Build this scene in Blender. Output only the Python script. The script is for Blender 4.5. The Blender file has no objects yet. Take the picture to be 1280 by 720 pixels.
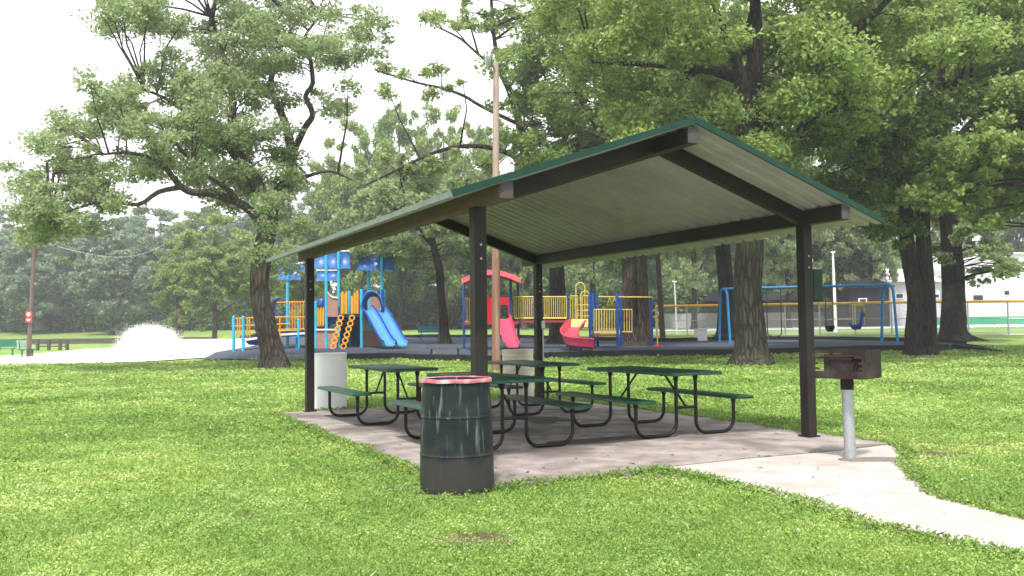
import bpy, math, random
import numpy as np
from mathutils import Vector, Matrix, noise as mnoise
R = math.radians
random.seed(7)
rng = np.random.default_rng(7)
sc = bpy.context.scene
col = sc.collection

# ------------------------------------------------------------------ camera
F, PITCH, ROLL, CH = 1111.6, 0.0458, 0.012, 1.2948
cp, sp, cr, sr = math.cos(PITCH), math.sin(PITCH), math.cos(ROLL), math.sin(ROLL)
Rv = Vector((1, 0, 0)); Uv = Vector((0, -sp, cp)); Dv = Vector((0, cp, sp))
right = Rv*cr - Uv*sr; up = Rv*sr + Uv*cr
cam = bpy.data.objects.new('camera', bpy.data.cameras.new('camera')); col.objects.link(cam)
M4 = Matrix((right, up, -Dv)).transposed().to_4x4(); M4.translation = Vector((0, 0, CH))
cam.matrix_world = M4
cam.data.sensor_width = 36; cam.data.lens = 36*F/1280; cam.data.clip_start = .05; cam.data.clip_end = 6000
sc.camera = cam

def raydir(px, py):
    a = px-640; b = 360-py
    u = cr*a + sr*b; v = sr*a - cr*b
    x = u/F; z = -v/F
    return Vector((x, cp - z*sp, sp + z*cp))
def P3(px, py, d):
    r = raydir(px, py); k = d/r.y
    return Vector((r.x*k, d, CH + r.z*k))

# ------------------------------------------------------------------ terrain
def sst(a, b, x):
    t = np.clip((x-a)/(b-a), 0, 1); return t*t*(3-2*t)
def terr(x, y):
    x = np.asarray(x, float); y = np.asarray(y, float)
    yy = np.maximum(y, 1.0)
    w = sst(-.36, -.28, x/yy)
    zr = np.interp(y, [0, 30, 45, 52, 60, 100, 140, 300], [0, 0, .4, .65, .75, 1.2, 1.7, 3])
    zl = np.interp(y, [0, 45, 60, 72, 74, 114, 116, 140, 300], [0, 0, .3, .5, -.2, -.2, .8, 2.0, 4])
    return zr*w + zl*(1-w)
def tz(x, y): return float(terr(x, y))
def G(px, py):
    r = raydir(px, py); k = 3.0
    while k < 400:
        x, y, z = r.x*k, r.y*k, CH + r.z*k
        if z <= tz(x, y): break
        k += .03 if k < 60 else .2
    return Vector((x, y, tz(x, y)))

# ------------------------------------------------------------------ object helpers
def tag(o, label=None, cat=None, group=None, kind=None):
    if label: o['label'] = label
    if cat: o['category'] = cat
    if group: o['group'] = group
    if kind: o['kind'] = kind
    return o
def empty(name, loc, label, cat, group=None):
    o = bpy.data.objects.new(name, None); col.objects.link(o)
    o.location = loc; o.empty_display_size = .2
    return tag(o, label, cat, group)
def mesh_obj(name, V, Fc, mat, parent=None, smooth=False, attr=None):
    me = bpy.data.meshes.new(name)
    me.from_pydata([tuple(v) for v in V], [], Fc)
    me.update()
    if smooth: me.polygons.foreach_set('use_smooth', [True]*len(me.polygons))
    o = bpy.data.objects.new(name, me); col.objects.link(o)
    if mat: me.materials.append(mat)
    if parent: o.parent = parent
    return o
class MB:
    def __init__(s): s.V = []; s.F = []
    def add(s, V, Fc):
        n = len(s.V); s.V += [Vector(v) for v in V]; s.F += [tuple(i+n for i in f) for f in Fc]; return s
    def box(s, c, size, rz=0, ax=None):
        """box centred at c; ax = (X,Y,Z) axes or rotation rz"""
        if ax is None:
            X = Vector((math.cos(rz), math.sin(rz), 0)); Y = Vector((-math.sin(rz), math.cos(rz), 0)); Z = Vector((0, 0, 1))
        else: X, Y, Z = ax
        c = Vector(c); h = [q/2 for q in size]; V = []
        for i in (-1, 1):
            for j in (-1, 1):
                for k in (-1, 1): V.append(c + X*h[0]*i + Y*h[1]*j + Z*h[2]*k)
        return s.add(V, [(0,1,3,2),(4,6,7,5),(0,4,5,1),(2,3,7,6),(0,2,6,4),(1,5,7,3)])
    def beam(s, a, b, w, h, up=Vector((0,0,1))):
        a = Vector(a); b = Vector(b); Y = (b-a).normalized(); X = Y.cross(up).normalized(); Z = X.cross(Y).normalized()
        return s.box((a+b)/2, (w, (b-a).length, h), ax=(X, Y, Z))
    def tube(s, pts, r, n=8, cap=True, lump=0, sq=1):
        pts = [Vector(p) for p in pts]
        rs = r if isinstance(r, (list, tuple)) else [r]*len(pts)
        prev = None; V = []; Fc = []
        for i, p in enumerate(pts):
            t = (pts[min(i+1, len(pts)-1)] - pts[max(i-1, 0)]).normalized()
            if prev is None:
                x = t.cross(Vector((0, 0, 1)) if abs(t.z) < .9 else Vector((1, 0, 0))).normalized()
            else:
                x = (prev - t*prev.dot(t)).normalized()
            prev = x; y = t.cross(x)
            for k in range(n):
                a = 2*math.pi*k/n
                rr = rs[i]
                if lump: rr *= 1 + lump*mnoise.noise(Vector((math.cos(a)*1.3, math.sin(a)*1.3, i*.35)))
                V.append(p + x*math.cos(a)*rr + y*math.sin(a)*rr)
        for i in range(len(pts)-1):
            for k in range(n):
                a = i*n+k; b = i*n+(k+1) % n
                Fc.append((a, b, b+n, a+n))
        if cap: Fc.append(tuple(range(n))[::-1]); Fc.append(tuple(range((len(pts)-1)*n, len(pts)*n)))
        return s.add(V, Fc)
    def lathe(s, prof, c=(0, 0, 0), n=40):
        c = Vector(c); V = []; Fc = []
        for (r, z) in prof:
            for k in range(n):
                a = 2*math.pi*k/n; V.append(c + Vector((r*math.cos(a), r*math.sin(a), z)))
        for i in range(len(prof)-1):
            for k in range(n):
                a = i*n+k; b = i*n+(k+1) % n
                Fc.append((a, b, b+n, a+n))
        return s.add(V, Fc)
    def sheet(s, rows, thick=None, nrm=None):
        """grid of points -> surface; thick adds a second skin along nrm and closes rims"""
        m, n = len(rows), len(rows[0]); V = [Vector(p) for r in rows for p in r]; Fc = []
        for i in range(m-1):
            for j in range(n-1):
                Fc.append((i*n+j, i*n+j+1, (i+1)*n+j+1, (i+1)*n+j))
        if thick:
            N = m*n; nr = Vector(nrm).normalized()*thick
            V += [v+nr for v in V[:N]]
            Fc += [tuple(q+N for q in f)[::-1] for f in Fc]
            rim = [j for j in range(n)] + [i*n+n-1 for i in range(1, m)] + [(m-1)*n+j for j in range(n-2, -1, -1)] + [i*n for i in range(m-2, 0, -1)]
            for a, b in zip(rim, rim[1:]+rim[:1]): Fc.append((a, a+N, b+N, b))
        return s.add(V, Fc)
    def prism(s, poly, z0, z1):
        n = len(poly); V = [Vector((p[0], p[1], z0)) for p in poly] + [Vector((p[0], p[1], z1)) for p in poly]
        return s.add(V, [tuple(range(n))[::-1], tuple(range(n, 2*n))] + [(i, (i+1) % n, (i+1) % n+n, i+n) for i in range(n)])
    def build(s, name, mat, parent=None, smooth=False, bevel=0):
        off = Vector(parent.get('_o', (0, 0, 0))) if parent is not None and '_o' in parent else (parent.location.copy() if parent is not None and parent.type == 'EMPTY' else Vector((0, 0, 0)))
        o = mesh_obj(name, [v-off for v in s.V], s.F, mat, parent, smooth)
        if parent is not None: OFF[o.name] = off
        if bevel:
            b = o.modifiers.new('b', 'BEVEL'); b.width = bevel; b.segments = 2; b.limit_method = 'ANGLE'; b.angle_limit = R(40)
        if smooth:
            try: o.data.set_sharp_from_angle(angle=R(45))
            except Exception: pass
        return o
    def sub(s, name, mat, part, smooth=False):
        """a sub-part: child of a mesh part whose own offset is OFF"""
        off = OFF.get(part.name, Vector((0, 0, 0)))
        o = mesh_obj(name, [v-off for v in s.V], s.F, mat, part, smooth); OFF[o.name] = off
        return o
OFF = {}
def thing(s, name, mat, label, cat, smooth=False, group=None, bevel=0):
    """one-mesh top-level thing, origin at its lowest middle"""
    c = sum(s.V, Vector())/len(s.V); c.z = min(v.z for v in s.V)
    o = mesh_obj(name, [v-c for v in s.V], s.F, mat, None, smooth); o.location = c; OFF[o.name] = c
    if bevel:
        b = o.modifiers.new('b', 'BEVEL'); b.width = bevel; b.segments = 2; b.limit_method = 'ANGLE'
    if smooth: o.data.set_sharp_from_angle(angle=R(45))
    return tag(o, label, cat, group)
def copy_tree(o, loc, parent=None, label=None):
    c = o.copy(); col.objects.link(c); c.parent = parent
    if loc is not None: c.location = loc
    if label: c['label'] = label
    for ch in o.children: copy_tree(ch, None, c)
    return c

# ------------------------------------------------------------------ materials
def new_mat(name):
    m = bpy.data.materials.new(name); m.use_nodes = True; nt = m.node_tree; nt.nodes.clear()
    out = nt.nodes.new('ShaderNodeOutputMaterial')
    return m, nt, out
def N(nt, typ, **kw):
    n = nt.nodes.new(typ)
    for k, v in kw.items():
        if k in n.inputs.keys() if isinstance(k, str) else False: n.inputs[k].default_value = v
        else: setattr(n, k, v)
    return n
def L(nt, a, b): nt.links.new(a, b)
def ramp(nt, fac, stops):
    r = nt.nodes.new('ShaderNodeValToRGB'); e = r.color_ramp.elements
    while len(e) < len(stops): e.new(.5)
    for el, (p, c) in zip(e, stops): el.position = p; el.color = (*c, 1)
    L(nt, fac, r.inputs['Fac']); return r.outputs['Color']
def surf(name, c1, c2=None, scale=6, rough=.6, bump=.15, bscale=40, metal=0, stretch=(1, 1, 1), stops=(.35, .65), c3=None, s3=2.0, p3=(.55, .7), coord='Object', spec=.18, coat=0):
    m, nt, out = new_mat(name)
    p = N(nt, 'ShaderNodeBsdfPrincipled'); p.inputs['Roughness'].default_value = rough; p.inputs['Metallic'].default_value = metal
    p.inputs['Specular IOR Level'].default_value = spec; p.inputs['Coat Weight'].default_value = coat
    tc = N(nt, 'ShaderNodeTexCoord'); mp = N(nt, 'ShaderNodeMapping'); mp.inputs['Scale'].default_value = stretch
    L(nt, tc.outputs[coord], mp.inputs['Vector'])
    n1 = N(nt, 'ShaderNodeTexNoise'); n1.inputs['Scale'].default_value = scale; n1.inputs['Detail'].default_value = 7; n1.inputs['Roughness'].default_value = .62
    L(nt, mp.outputs[0], n1.inputs['Vector'])
    c2 = c2 or tuple(q*.75 for q in c1)
    cc = ramp(nt, n1.outputs['Fac'], [(stops[0], c1), (stops[1], c2)])
    if c3:
        n3 = N(nt, 'ShaderNodeTexNoise'); n3.inputs['Scale'].default_value = s3; n3.inputs['Detail'].default_value = 5
        L(nt, mp.outputs[0], n3.inputs['Vector'])
        f = ramp(nt, n3.outputs['Fac'], [(p3[0], (0, 0, 0)), (p3[1], (1, 1, 1))])
        mx = N(nt, 'ShaderNodeMix'); mx.data_type = 'RGBA'; L(nt, f, mx.inputs['Factor']); L(nt, cc, mx.inputs['A']); mx.inputs['B'].default_value = (*c3, 1)
        cc = mx.outputs['Result']
    L(nt, cc, p.inputs['Base Color'])
    if bump:
        n2 = N(nt, 'ShaderNodeTexNoise'); n2.inputs['Scale'].default_value = bscale; n2.inputs['Detail'].default_value = 6
        L(nt, mp.outputs[0], n2.inputs['Vector'])
        b = N(nt, 'ShaderNodeBump'); b.inputs['Strength'].default_value = bump; b.inputs['Distance'].default_value = .02
        L(nt, n2.outputs['Fac'], b.inputs['Height']); L(nt, b.outputs[0], p.inputs['Normal'])
    L(nt, p.outputs[0], out.inputs[0]); return m
def leafmat(name, cols, trans=.35, attr='rnd', pos_scale=.0, alt=None):
    m, nt, out = new_mat(name)
    a = N(nt, 'ShaderNodeAttribute'); a.attribute_name = attr
    st = [(i/(len(cols)-1) if not isinstance(c[0], (tuple, list)) else c[1], c if not isinstance(c[0], (tuple, list)) else c[0]) for i, c in enumerate(cols)]
    cc = ramp(nt, a.outputs['Fac'], st)
    if pos_scale:
        g = N(nt, 'ShaderNodeNewGeometry'); n1 = N(nt, 'ShaderNodeTexNoise'); n1.inputs['Scale'].default_value = pos_scale; n1.inputs['Detail'].default_value = 4
        L(nt, g.outputs['Position'], n1.inputs['Vector'])
        f = ramp(nt, n1.outputs['Fac'], [(.42, (0, 0, 0)), (.62, (1, 1, 1))])
        mu = N(nt, 'ShaderNodeMix'); mu.data_type = 'RGBA'; mu.blend_type = 'MULTIPLY'; mu.inputs['Factor'].default_value = 1
        L(nt, cc, mu.inputs['A']); mx = N(nt, 'ShaderNodeMix'); mx.data_type = 'RGBA'; L(nt, f, mx.inputs['Factor'])
        mx.inputs['A'].default_value = (1, 1, 1, 1); mx.inputs['B'].default_value = (*alt, 1); L(nt, mx.outputs['Result'], mu.inputs['B'])
        cc = mu.outputs['Result']
    d = N(nt, 'ShaderNodeBsdfPrincipled'); d.inputs['Roughness'].default_value = .5; d.inputs['Specular IOR Level'].default_value = .12
    t = N(nt, 'ShaderNodeBsdfTranslucent')
    hs = N(nt, 'ShaderNodeHueSaturation'); hs.inputs['Hue'].default_value = .485; hs.inputs['Value'].default_value = 1.5; L(nt, cc, hs.inputs['Color'])
    L(nt, cc, d.inputs['Base Color']); L(nt, hs.outputs[0], t.inputs['Color'])
    mx = N(nt, 'ShaderNodeMixShader'); mx.inputs[0].default_value = trans
    L(nt, d.outputs[0], mx.inputs[1]); L(nt, t.outputs[0], mx.inputs[2]); L(nt, mx.outputs[0], out.inputs[0])
    return m

M = {}
M['ground'] = surf('lawn_soil', (.12, .19, .045), (.20, .285, .075), scale=.7, rough=.95, bump=.6, bscale=14, c3=(.22, .28, .08), s3=.16, coord='Object', spec=.1)
M['grass'] = leafmat('grass_blades', [((.06, .12, .025), 0), ((.15, .26, .055), .35), ((.25, .375, .10), .72), ((.38, .47, .19), .94), ((.66, .66, .56), 1.0)], trans=.35, pos_scale=.8, alt=(1.25, 1.12, 1.15))
M['dark_mark'] = surf('dark_concrete', (.060, .052, .048), (.10, .088, .08), scale=5, rough=.7, bump=.2)
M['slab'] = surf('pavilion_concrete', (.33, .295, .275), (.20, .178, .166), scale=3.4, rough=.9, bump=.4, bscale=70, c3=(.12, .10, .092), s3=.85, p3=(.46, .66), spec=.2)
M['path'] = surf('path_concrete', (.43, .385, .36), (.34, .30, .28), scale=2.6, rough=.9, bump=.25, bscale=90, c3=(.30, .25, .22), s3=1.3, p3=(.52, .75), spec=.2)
M['white_conc'] = surf('white_concrete', (.78, .78, .76), (.66, .66, .64), scale=1.5, rough=.9, bump=.2)
M['gravel'] = surf('white_gravel', (.85, .85, .84), (.70, .70, .69), scale=9, rough=.95, bump=1, bscale=14)
M['mulch'] = surf('rubber_mulch', (.036, .048, .068), (.075, .09, .115), scale=22, rough=.95, bump=1, bscale=30, stops=(.4, .6), spec=.15)
M['curb'] = surf('black_plastic_curb', (.010, .011, .014), (.018, .018, .022), scale=3, rough=.55, bump=.15, bscale=20)
M['capmetal'] = surf('mauve_grey_steel', (.075, .064, .07), rough=.6, bump=.03)
M['steel'] = surf('brown_painted_steel', (.016, .013, .013), (.022, .018, .018), scale=5, rough=.5, bump=.05, bscale=60, c3=(.03, .024, .022), s3=3, p3=(.55, .75))
M['header'] = surf('weathered_lit_beam', (.12, .075, .085), (.17, .11, .12), scale=4, rough=.6, bump=.08, stretch=(1, 1, 4))  # weathered tone, painted lighter for the lit left face, redder against grass bounce
M['roof'] = surf('corrugated_pale_steel', (.43, .405, .46), (.36, .34, .39), scale=3, rough=.5, bump=.03, c3=(.31, .29, .33), s3=1.1, p3=(.5, .8))
M['trim'] = surf('green_roof_trim', (.006, .032, .024), (.009, .042, .031), scale=8, rough=.45, bump=.05)
M['trim_grey'] = surf('grey_green_trim', (.12, .16, .14), (.17, .20, .18), scale=6, rough=.6, bump=.08)  # paler and greyer green than the rake trim
M['box_green'] = surf('dark_green_box', (.004, .028, .016), (.006, .036, .02), scale=6, rough=.5, bump=.05)
M['green_plastic'] = surf('green_coated_plank', (.004, .040, .022), (.006, .056, .032), scale=12, rough=.42, bump=.12, bscale=120, spec=.35)
M['blackpipe'] = surf('black_coated_pipe', (.004, .004, .004), (.007, .006, .006), scale=14, rough=.4, bump=.06, spec=.3, c3=(.03, .025, .022), s3=9, p3=(.64, .74))
M['leaf_a'] = leafmat('maple_leaf', [(.065, .125, .032), (.13, .21, .055), (.22, .32, .09), (.42, .50, .21)], trans=.52)
M['leaf_b'] = leafmat('oak_leaf', [(.12, .175, .08), (.20, .27, .125), (.30, .37, .19), (.44, .50, .30)], trans=.52)
M['leaf_c'] = leafmat('linden_leaf', [(.10, .165, .042), (.18, .26, .07), (.28, .37, .12), (.46, .53, .24)], trans=.42)
M['leaf_d'] = leafmat('dark_leaf', [(.055, .10, .038), (.085, .145, .052), (.13, .20, .075), (.19, .26, .11)], trans=.3)
M['leaf_e'] = leafmat('hazed_leaf', [(.12, .18, .12), (.17, .245, .15), (.25, .33, .20), (.35, .42, .28)], trans=.3)  # pale blue of the distant haze is put into these leaf colours
M['chrome'] = surf('galvanised_steel', (.42, .44, .47), (.34, .36, .39), scale=20, rough=.42, bump=.05, metal=.55)
M['rust'] = surf('burnt_rusty_steel', (.014, .011, .011), (.030, .021, .018), scale=9, rough=.75, bump=.3, bscale=50, c3=(.06, .05, .046), s3=4, p3=(.52, .72))
M['white_drum'] = surf('white_steel_drum', (.88, .89, .90), (.84, .85, .86), scale=4, rough=.5, bump=.05, c3=(.76, .76, .75), s3=3, p3=(.6, .75))
M['beige_drum'] = surf('beige_plastic_drum', (.66, .61, .52), (.56, .50, .41), scale=4, rough=.5, bump=.05, c3=(.35, .26, .18), s3=3, p3=(.6, .72))
M['liner'] = surf('pink_liner_plastic', (.42, .14, .17), (.30, .09, .12), scale=10, rough=.4, bump=.15, bscale=30, c3=(.62, .34, .37), s3=7, p3=(.5, .65))
M['dark'] = surf('dark_inside', (.01, .012, .012), rough=.8, bump=0)
def solid(name, c, rough=.4, **k): return surf(name, c, tuple(q*.8 for q in c), scale=5, rough=rough, bump=.03, **k)
M['sky_blue'] = solid('light_blue_paint', (.03, .36, .72)); M['aqua'] = solid('aqua_paint', (.045, .42, .62))
M['swing_blue'] = solid('swing_blue_paint', (.02, .24, .56)); M['royal'] = solid('royal_blue_plastic', (.010, .055, .30), rough=.3)
M['navy'] = solid('navy_paint', (.006, .05, .24)); M['slide_blue'] = solid('slide_blue_plastic', (.09, .28, .58), rough=.3)
M['sail'] = solid('blue_sail_plastic', (.010, .095, .34), rough=.42, spec=.5)
M['red'] = solid('red_plastic', (.45, .012, .028)); M['pink'] = solid('faded_red_plastic', (.62, .07, .13), rough=.35)
M['roofred'] = solid('faded_pink_roof', (.70, .14, .17), rough=.35)
M['yellow'] = solid('pale_yellow_paint', (.66, .50, .12)); M['orange'] = solid('amber_plastic', (.72, .31, .025))
M['beige_panel'] = solid('pinkish_tan_panel', (.36, .20, .17)); M['slide_white'] = solid('pale_edge_plastic', (.70, .66, .66))
M['deck'] = solid('maroon_deck', (.30, .05, .05)); M['deck_dk'] = solid('dark_blue_deck', (.015, .05, .13))
M['pole'] = surf('reddish_wood_pole', (.24, .125, .09), (.15, .078, .058), scale=3, rough=.85, bump=.4, bscale=12, stretch=(6, 6, .4), c3=(.33, .22, .175), s3=1.5, p3=(.5, .7))
def _pole_top():
    m = M['pole']; nt = m.node_tree; p = [n for n in nt.nodes if n.type == 'BSDF_PRINCIPLED'][0]; lk = p.inputs['Base Color'].links[0].from_socket
    tc = N(nt, 'ShaderNodeTexCoord'); sx = N(nt, 'ShaderNodeSeparateXYZ'); L(nt, tc.outputs['Object'], sx.inputs[0])
    n1 = N(nt, 'ShaderNodeTexNoise'); n1.inputs['Scale'].default_value = 2; L(nt, tc.outputs['Object'], n1.inputs['Vector'])
    ma = N(nt, 'ShaderNodeMath'); ma.operation = 'MULTIPLY_ADD'; L(nt, n1.outputs['Fac'], ma.inputs[0]); ma.inputs[1].default_value = 3; L(nt, sx.outputs['Z'], ma.inputs[2])
    mr = N(nt, 'ShaderNodeMapRange'); mr.inputs['From Min'].default_value = 4.5; mr.inputs['From Max'].default_value = 8.5; L(nt, ma.outputs[0], mr.inputs['Value'])
    mx = N(nt, 'ShaderNodeMix'); mx.data_type = 'RGBA'; L(nt, mr.outputs[0], mx.inputs['Factor']); L(nt, lk, mx.inputs['A']); mx.inputs['B'].default_value = (.36, .27, .24, 1); L(nt, mx.outputs['Result'], p.inputs['Base Color'])
_pole_top()
M['pole2'] = surf('grey_wood_pole', (.15, .11, .09), (.10, .075, .06), scale=3, rough=.9, bump=.3, stretch=(6, 6, .5))
M['wood'] = surf('weathered_timber', (.10, .085, .075), (.065, .055, .05), scale=5, rough=.85, bump=.2)
M['bench_green'] = solid('bench_green_paint', (.03, .16, .10)); M['bench_teal'] = solid('bench_teal_paint', (.05, .22, .30))
M['bench_pale'] = solid('bench_pale_slats', (.35, .50, .42))
M['white'] = solid('white_paint', (.80, .80, .80)); M['rope'] = solid('steel_chain', (.06, .06, .065), metal=.2)
M['yellow_cap'] = solid('yellow_fence_cap', (.80, .42, .05)); M['sign_red'] = solid('red_sign', (.55, .04, .04))
M['brick'] = solid('light_grey_wall', (.50, .50, .52), rough=.8); M['shingle'] = solid('dark_roof', (.018, .018, .02), rough=.9)
M['glass'] = solid('dark_window', (.03, .035, .045), rough=.15); M['tarp'] = solid('green_windscreen', (.05, .36, .22), rough=.6)
M['pale_roof'] = solid('pale_metal_roof', (.72, .72, .74), rough=.5)
M['litter'] = surf('dry_leaf', (.045, .03, .02), (.08, .055, .035), scale=20, rough=.9, bump=.2)
def water():
    m, nt, out = new_mat('lake_water'); p = N(nt, 'ShaderNodeBsdfPrincipled')
    p.inputs['Base Color'].default_value = (.05, .06, .05, 1); p.inputs['Roughness'].default_value = .12
    n2 = N(nt, 'ShaderNodeTexNoise'); n2.inputs['Scale'].default_value = 1.2; b = N(nt, 'ShaderNodeBump'); b.inputs['Strength'].default_value = .25
    L(nt, n2.outputs['Fac'], b.inputs['Height']); L(nt, b.outputs[0], p.inputs['Normal']); L(nt, p.outputs[0], out.inputs[0]); return m
M['water'] = water()
def bark(name, c1, c2, c3, s=1.0):
    m, nt, out = new_mat(name); p = N(nt, 'ShaderNodeBsdfPrincipled'); p.inputs['Roughness'].default_value = .95; p.inputs['Specular IOR Level'].default_value = .15
    tc = N(nt, 'ShaderNodeTexCoord'); mp = N(nt, 'ShaderNodeMapping'); mp.inputs['Scale'].default_value = (5*s, 5*s, .9*s); L(nt, tc.outputs['Object'], mp.inputs['Vector'])
    v = N(nt, 'ShaderNodeTexVoronoi'); v.feature = 'DISTANCE_TO_EDGE'; v.inputs['Scale'].default_value = 2.2
    n0 = N(nt, 'ShaderNodeTexNoise'); n0.inputs['Scale'].default_value = 3; n0.inputs['Detail'].default_value = 6; L(nt, mp.outputs[0], n0.inputs['Vector'])
    mxv = N(nt, 'ShaderNodeMix'); mxv.data_type = 'RGBA'; mxv.inputs['Factor'].default_value = .25; L(nt, mp.outputs[0], mxv.inputs['A']); L(nt, n0.outputs['Color'], mxv.inputs['B'])
    L(nt, mxv.outputs['Result'], v.inputs['Vector'])
    f = ramp(nt, v.outputs['Distance'], [(.0, (0, 0, 0)), (.22, (1, 1, 1))])
    c = ramp(nt, n0.outputs['Fac'], [(.35, c1), (.65, c2)])
    mx = N(nt, 'ShaderNodeMix'); mx.data_type = 'RGBA'; L(nt, f, mx.inputs['Factor']); mx.inputs['A'].default_value = (*[q*.45 for q in c1], 1); L(nt, c, mx.inputs['B'])
    n3 = N(nt, 'ShaderNodeTexNoise'); n3.inputs['Scale'].default_value = .9; L(nt, tc.outputs['Object'], n3.inputs['Vector'])
    f3 = ramp(nt, n3.outputs['Fac'], [(.5, (0, 0, 0)), (.72, (1, 1, 1))])
    m2 = N(nt, 'ShaderNodeMix'); m2.data_type = 'RGBA'; L(nt, f3, m2.inputs['Factor']); L(nt, mx.outputs['Result'], m2.inputs['A']); m2.inputs['B'].default_value = (*c3, 1)
    L(nt, m2.outputs['Result'], p.inputs['Base Color'])
    b = N(nt, 'ShaderNodeBump'); b.inputs['Strength'].default_value = .9; b.inputs['Distance'].default_value = .05; L(nt, f, b.inputs['Height']); L(nt, b.outputs[0], p.inputs['Normal'])
    L(nt, p.outputs[0], out.inputs[0]); return m
M['bark_grey'] = bark('grey_brown_bark', (.085, .068, .055), (.14, .115, .095), (.10, .10, .07))
M['bark_dark'] = bark('dark_bark', (.035, .028, .024), (.06, .05, .042), (.05, .052, .035))
M['bark_moss'] = bark('mossy_bark', (.045, .042, .032), (.07, .064, .048), (.055, .064, .034))

# ------------------------------------------------------------------ ground
def build_ground():
    xs = np.unique(np.concatenate([np.linspace(-60, 60, 121), np.sign(np.linspace(-1, 1, 60))*(60+np.abs(np.linspace(-1, 1, 60))**3*2400)]))
    ys = np.unique(np.concatenate([np.linspace(-20, 150, 240), np.linspace(150, 400, 20), np.geomspace(400, 3500, 12), -np.geomspace(20, 1500, 10)]))
    X, Y = np.meshgrid(xs, ys); Z = terr(X, Y)
    Z += np.where((Y > 14) & (Y < 60), .05*np.sin(X*.35+Y*.21)*np.sin(Y*.4-X*.13)*sst(14, 25, Y), 0)*0.6
    V = np.stack([X, Y, Z], -1).reshape(-1, 3); m, n = X.shape
    Fc = [(i*n+j, i*n+j+1, (i+1)*n+j+1, (i+1)*n+j) for i in range(m-1) for j in range(n-1)]
    o = mesh_obj('ground', V, Fc, M['ground'], None, True); tag(o, 'green park lawn of grass and clover', 'ground', kind='structure')
build_ground()
w = MB().prism([(-300, 70), (-20, 70), (-22, 118), (-300, 118)], .30, .36); o = w.build('water', M['water']); tag(o, kind='structure')

# pavilion frame of reference
S0 = Vector((-.3138, 8.3033, 0)); TH = .4666
A_ = Vector((math.cos(TH), math.sin(TH), 0)); B_ = Vector((-math.sin(TH), math.cos(TH), 0))
W, LL = 4.10, 6.41
def Q(s, t, z=0): return S0 + A_*s + B_*t + Vector((0, 0, z))
slab_poly = [Q(-.52, 6.5), Q(-.56, 3.0), Q(-.58, -.35), Q(-.42, -1.02), Q(.3, -1.05), Q(1.0, -1.0), Q(1.35, -.93), Q(2.4, -.90), Q(3.53, -.95), Q(4.42, -.88), Q(4.52, 1.5), Q(4.5, 6.5)]
path_poly = [Q(1.35, -.942), Q(1.42, -1.5), Q(1.30, -2.7), Q(1.16, -3.5), Q(1.25, -4.4), Q(1.45, -5.6), Q(2.1, -8.5), Q(3.2, -8.5), Q(2.4, -5.6), Q(2.08, -3.95), Q(2.24, -3.14), Q(2.8, -2.4), Q(3.50, -1.75), Q(3.95, -1.4), Q(4.40, -.895), Q(3.53, -.962), Q(2.4, -.912)]
def wobble(poly, amp, step):
    out = []
    for a, b in zip(poly, poly[1:]+poly[:1]):
        n = max(1, int((b-a).length/step)); d = (b-a).normalized(); nr = Vector((-d.y, d.x, 0))
        for i in range(n):
            p = a.lerp(b, i/n)
            out.append(p + (nr*amp*mnoise.noise(p*2.1) if i else Vector()))
    return out
def sheet_poly(poly, z0, z1): return MB().prism([(p.x, p.y) for p in poly], z0, z1)
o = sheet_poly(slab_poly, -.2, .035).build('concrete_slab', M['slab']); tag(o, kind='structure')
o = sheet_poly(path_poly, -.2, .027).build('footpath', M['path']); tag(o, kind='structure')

def crack(pts, w_, z, label):
    mb = MB(); rows = [[], []]
    for a, b in zip(pts, pts[1:]):
        n = max(2, int((b-a).length/.06))
        for i in range(n):
            p = a.lerp(b, i/n); d = (b-a).normalized(); nr = Vector((-d.y, d.x, 0)); k = mnoise.noise(p*9)*.012; ww = w_*(.6+.8*abs(mnoise.noise(p*5+Vector((3, 1, 0)))))
            rows[0].append(p+nr*(k-ww)+Vector((0, 0, z))); rows[1].append(p+nr*(k+ww)+Vector((0, 0, z)))
    return mb.sheet(rows)
M['crackmat'] = surf('dirt_filled_joint', (.06, .048, .04), (.10, .08, .07), scale=30, rough=1, bump=.4)
o = crack([Q(-.5, 2.75), Q(2, 2.76), Q(4.5, 2.74)], .004, .041, '').build('slab_joint', M['crackmat']); tag(o, 'thin dirt filled joint across the slab', 'joint', kind='structure')
o = crack([Q(1.30, -2.72), Q(1.8, -2.6), Q(2.35, -2.95)], .003, .0305, '').build('path_joint', M['crackmat']); tag(o, 'thin crack across the footpath', 'joint', kind='structure')
def slab_patch(s, t, ra, rb, sd):  # irregular darker patch laid on top of the slab
    pts = []
    for k in range(48):
        a = 2*math.pi*k/48; rr = 1+.7*mnoise.noise(Vector((math.cos(a)*1.6, math.sin(a)*1.6, sd))); q = Q(s+ra*rr*math.cos(a), t+rb*rr*math.sin(a)); pts.append((q.x, q.y))
    o = MB().prism(pts, .02, .0385).build('dark_patch', M['dark_mark']); tag(o, 'dark uneven patch on the slab', 'dark_mark', kind='structure')
slab_patch(1.85, .95, .75, .22, 1.5); slab_patch(2.5, 3.3, .35, .5, 7.5)
def inpoly(x, y, poly):
    x = np.asarray(x); y = np.asarray(y); ins = np.zeros(x.shape, bool); n = len(poly); j = n-1
    for i in range(n):
        xi, yi, xj, yj = poly[i].x, poly[i].y, poly[j].x, poly[j].y
        c = ((yi > y) != (yj > y)) & (x < (xj-xi)*(y-yi)/(yj-yi+1e-12)+xi); ins ^= c; j = i
    return ins

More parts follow.
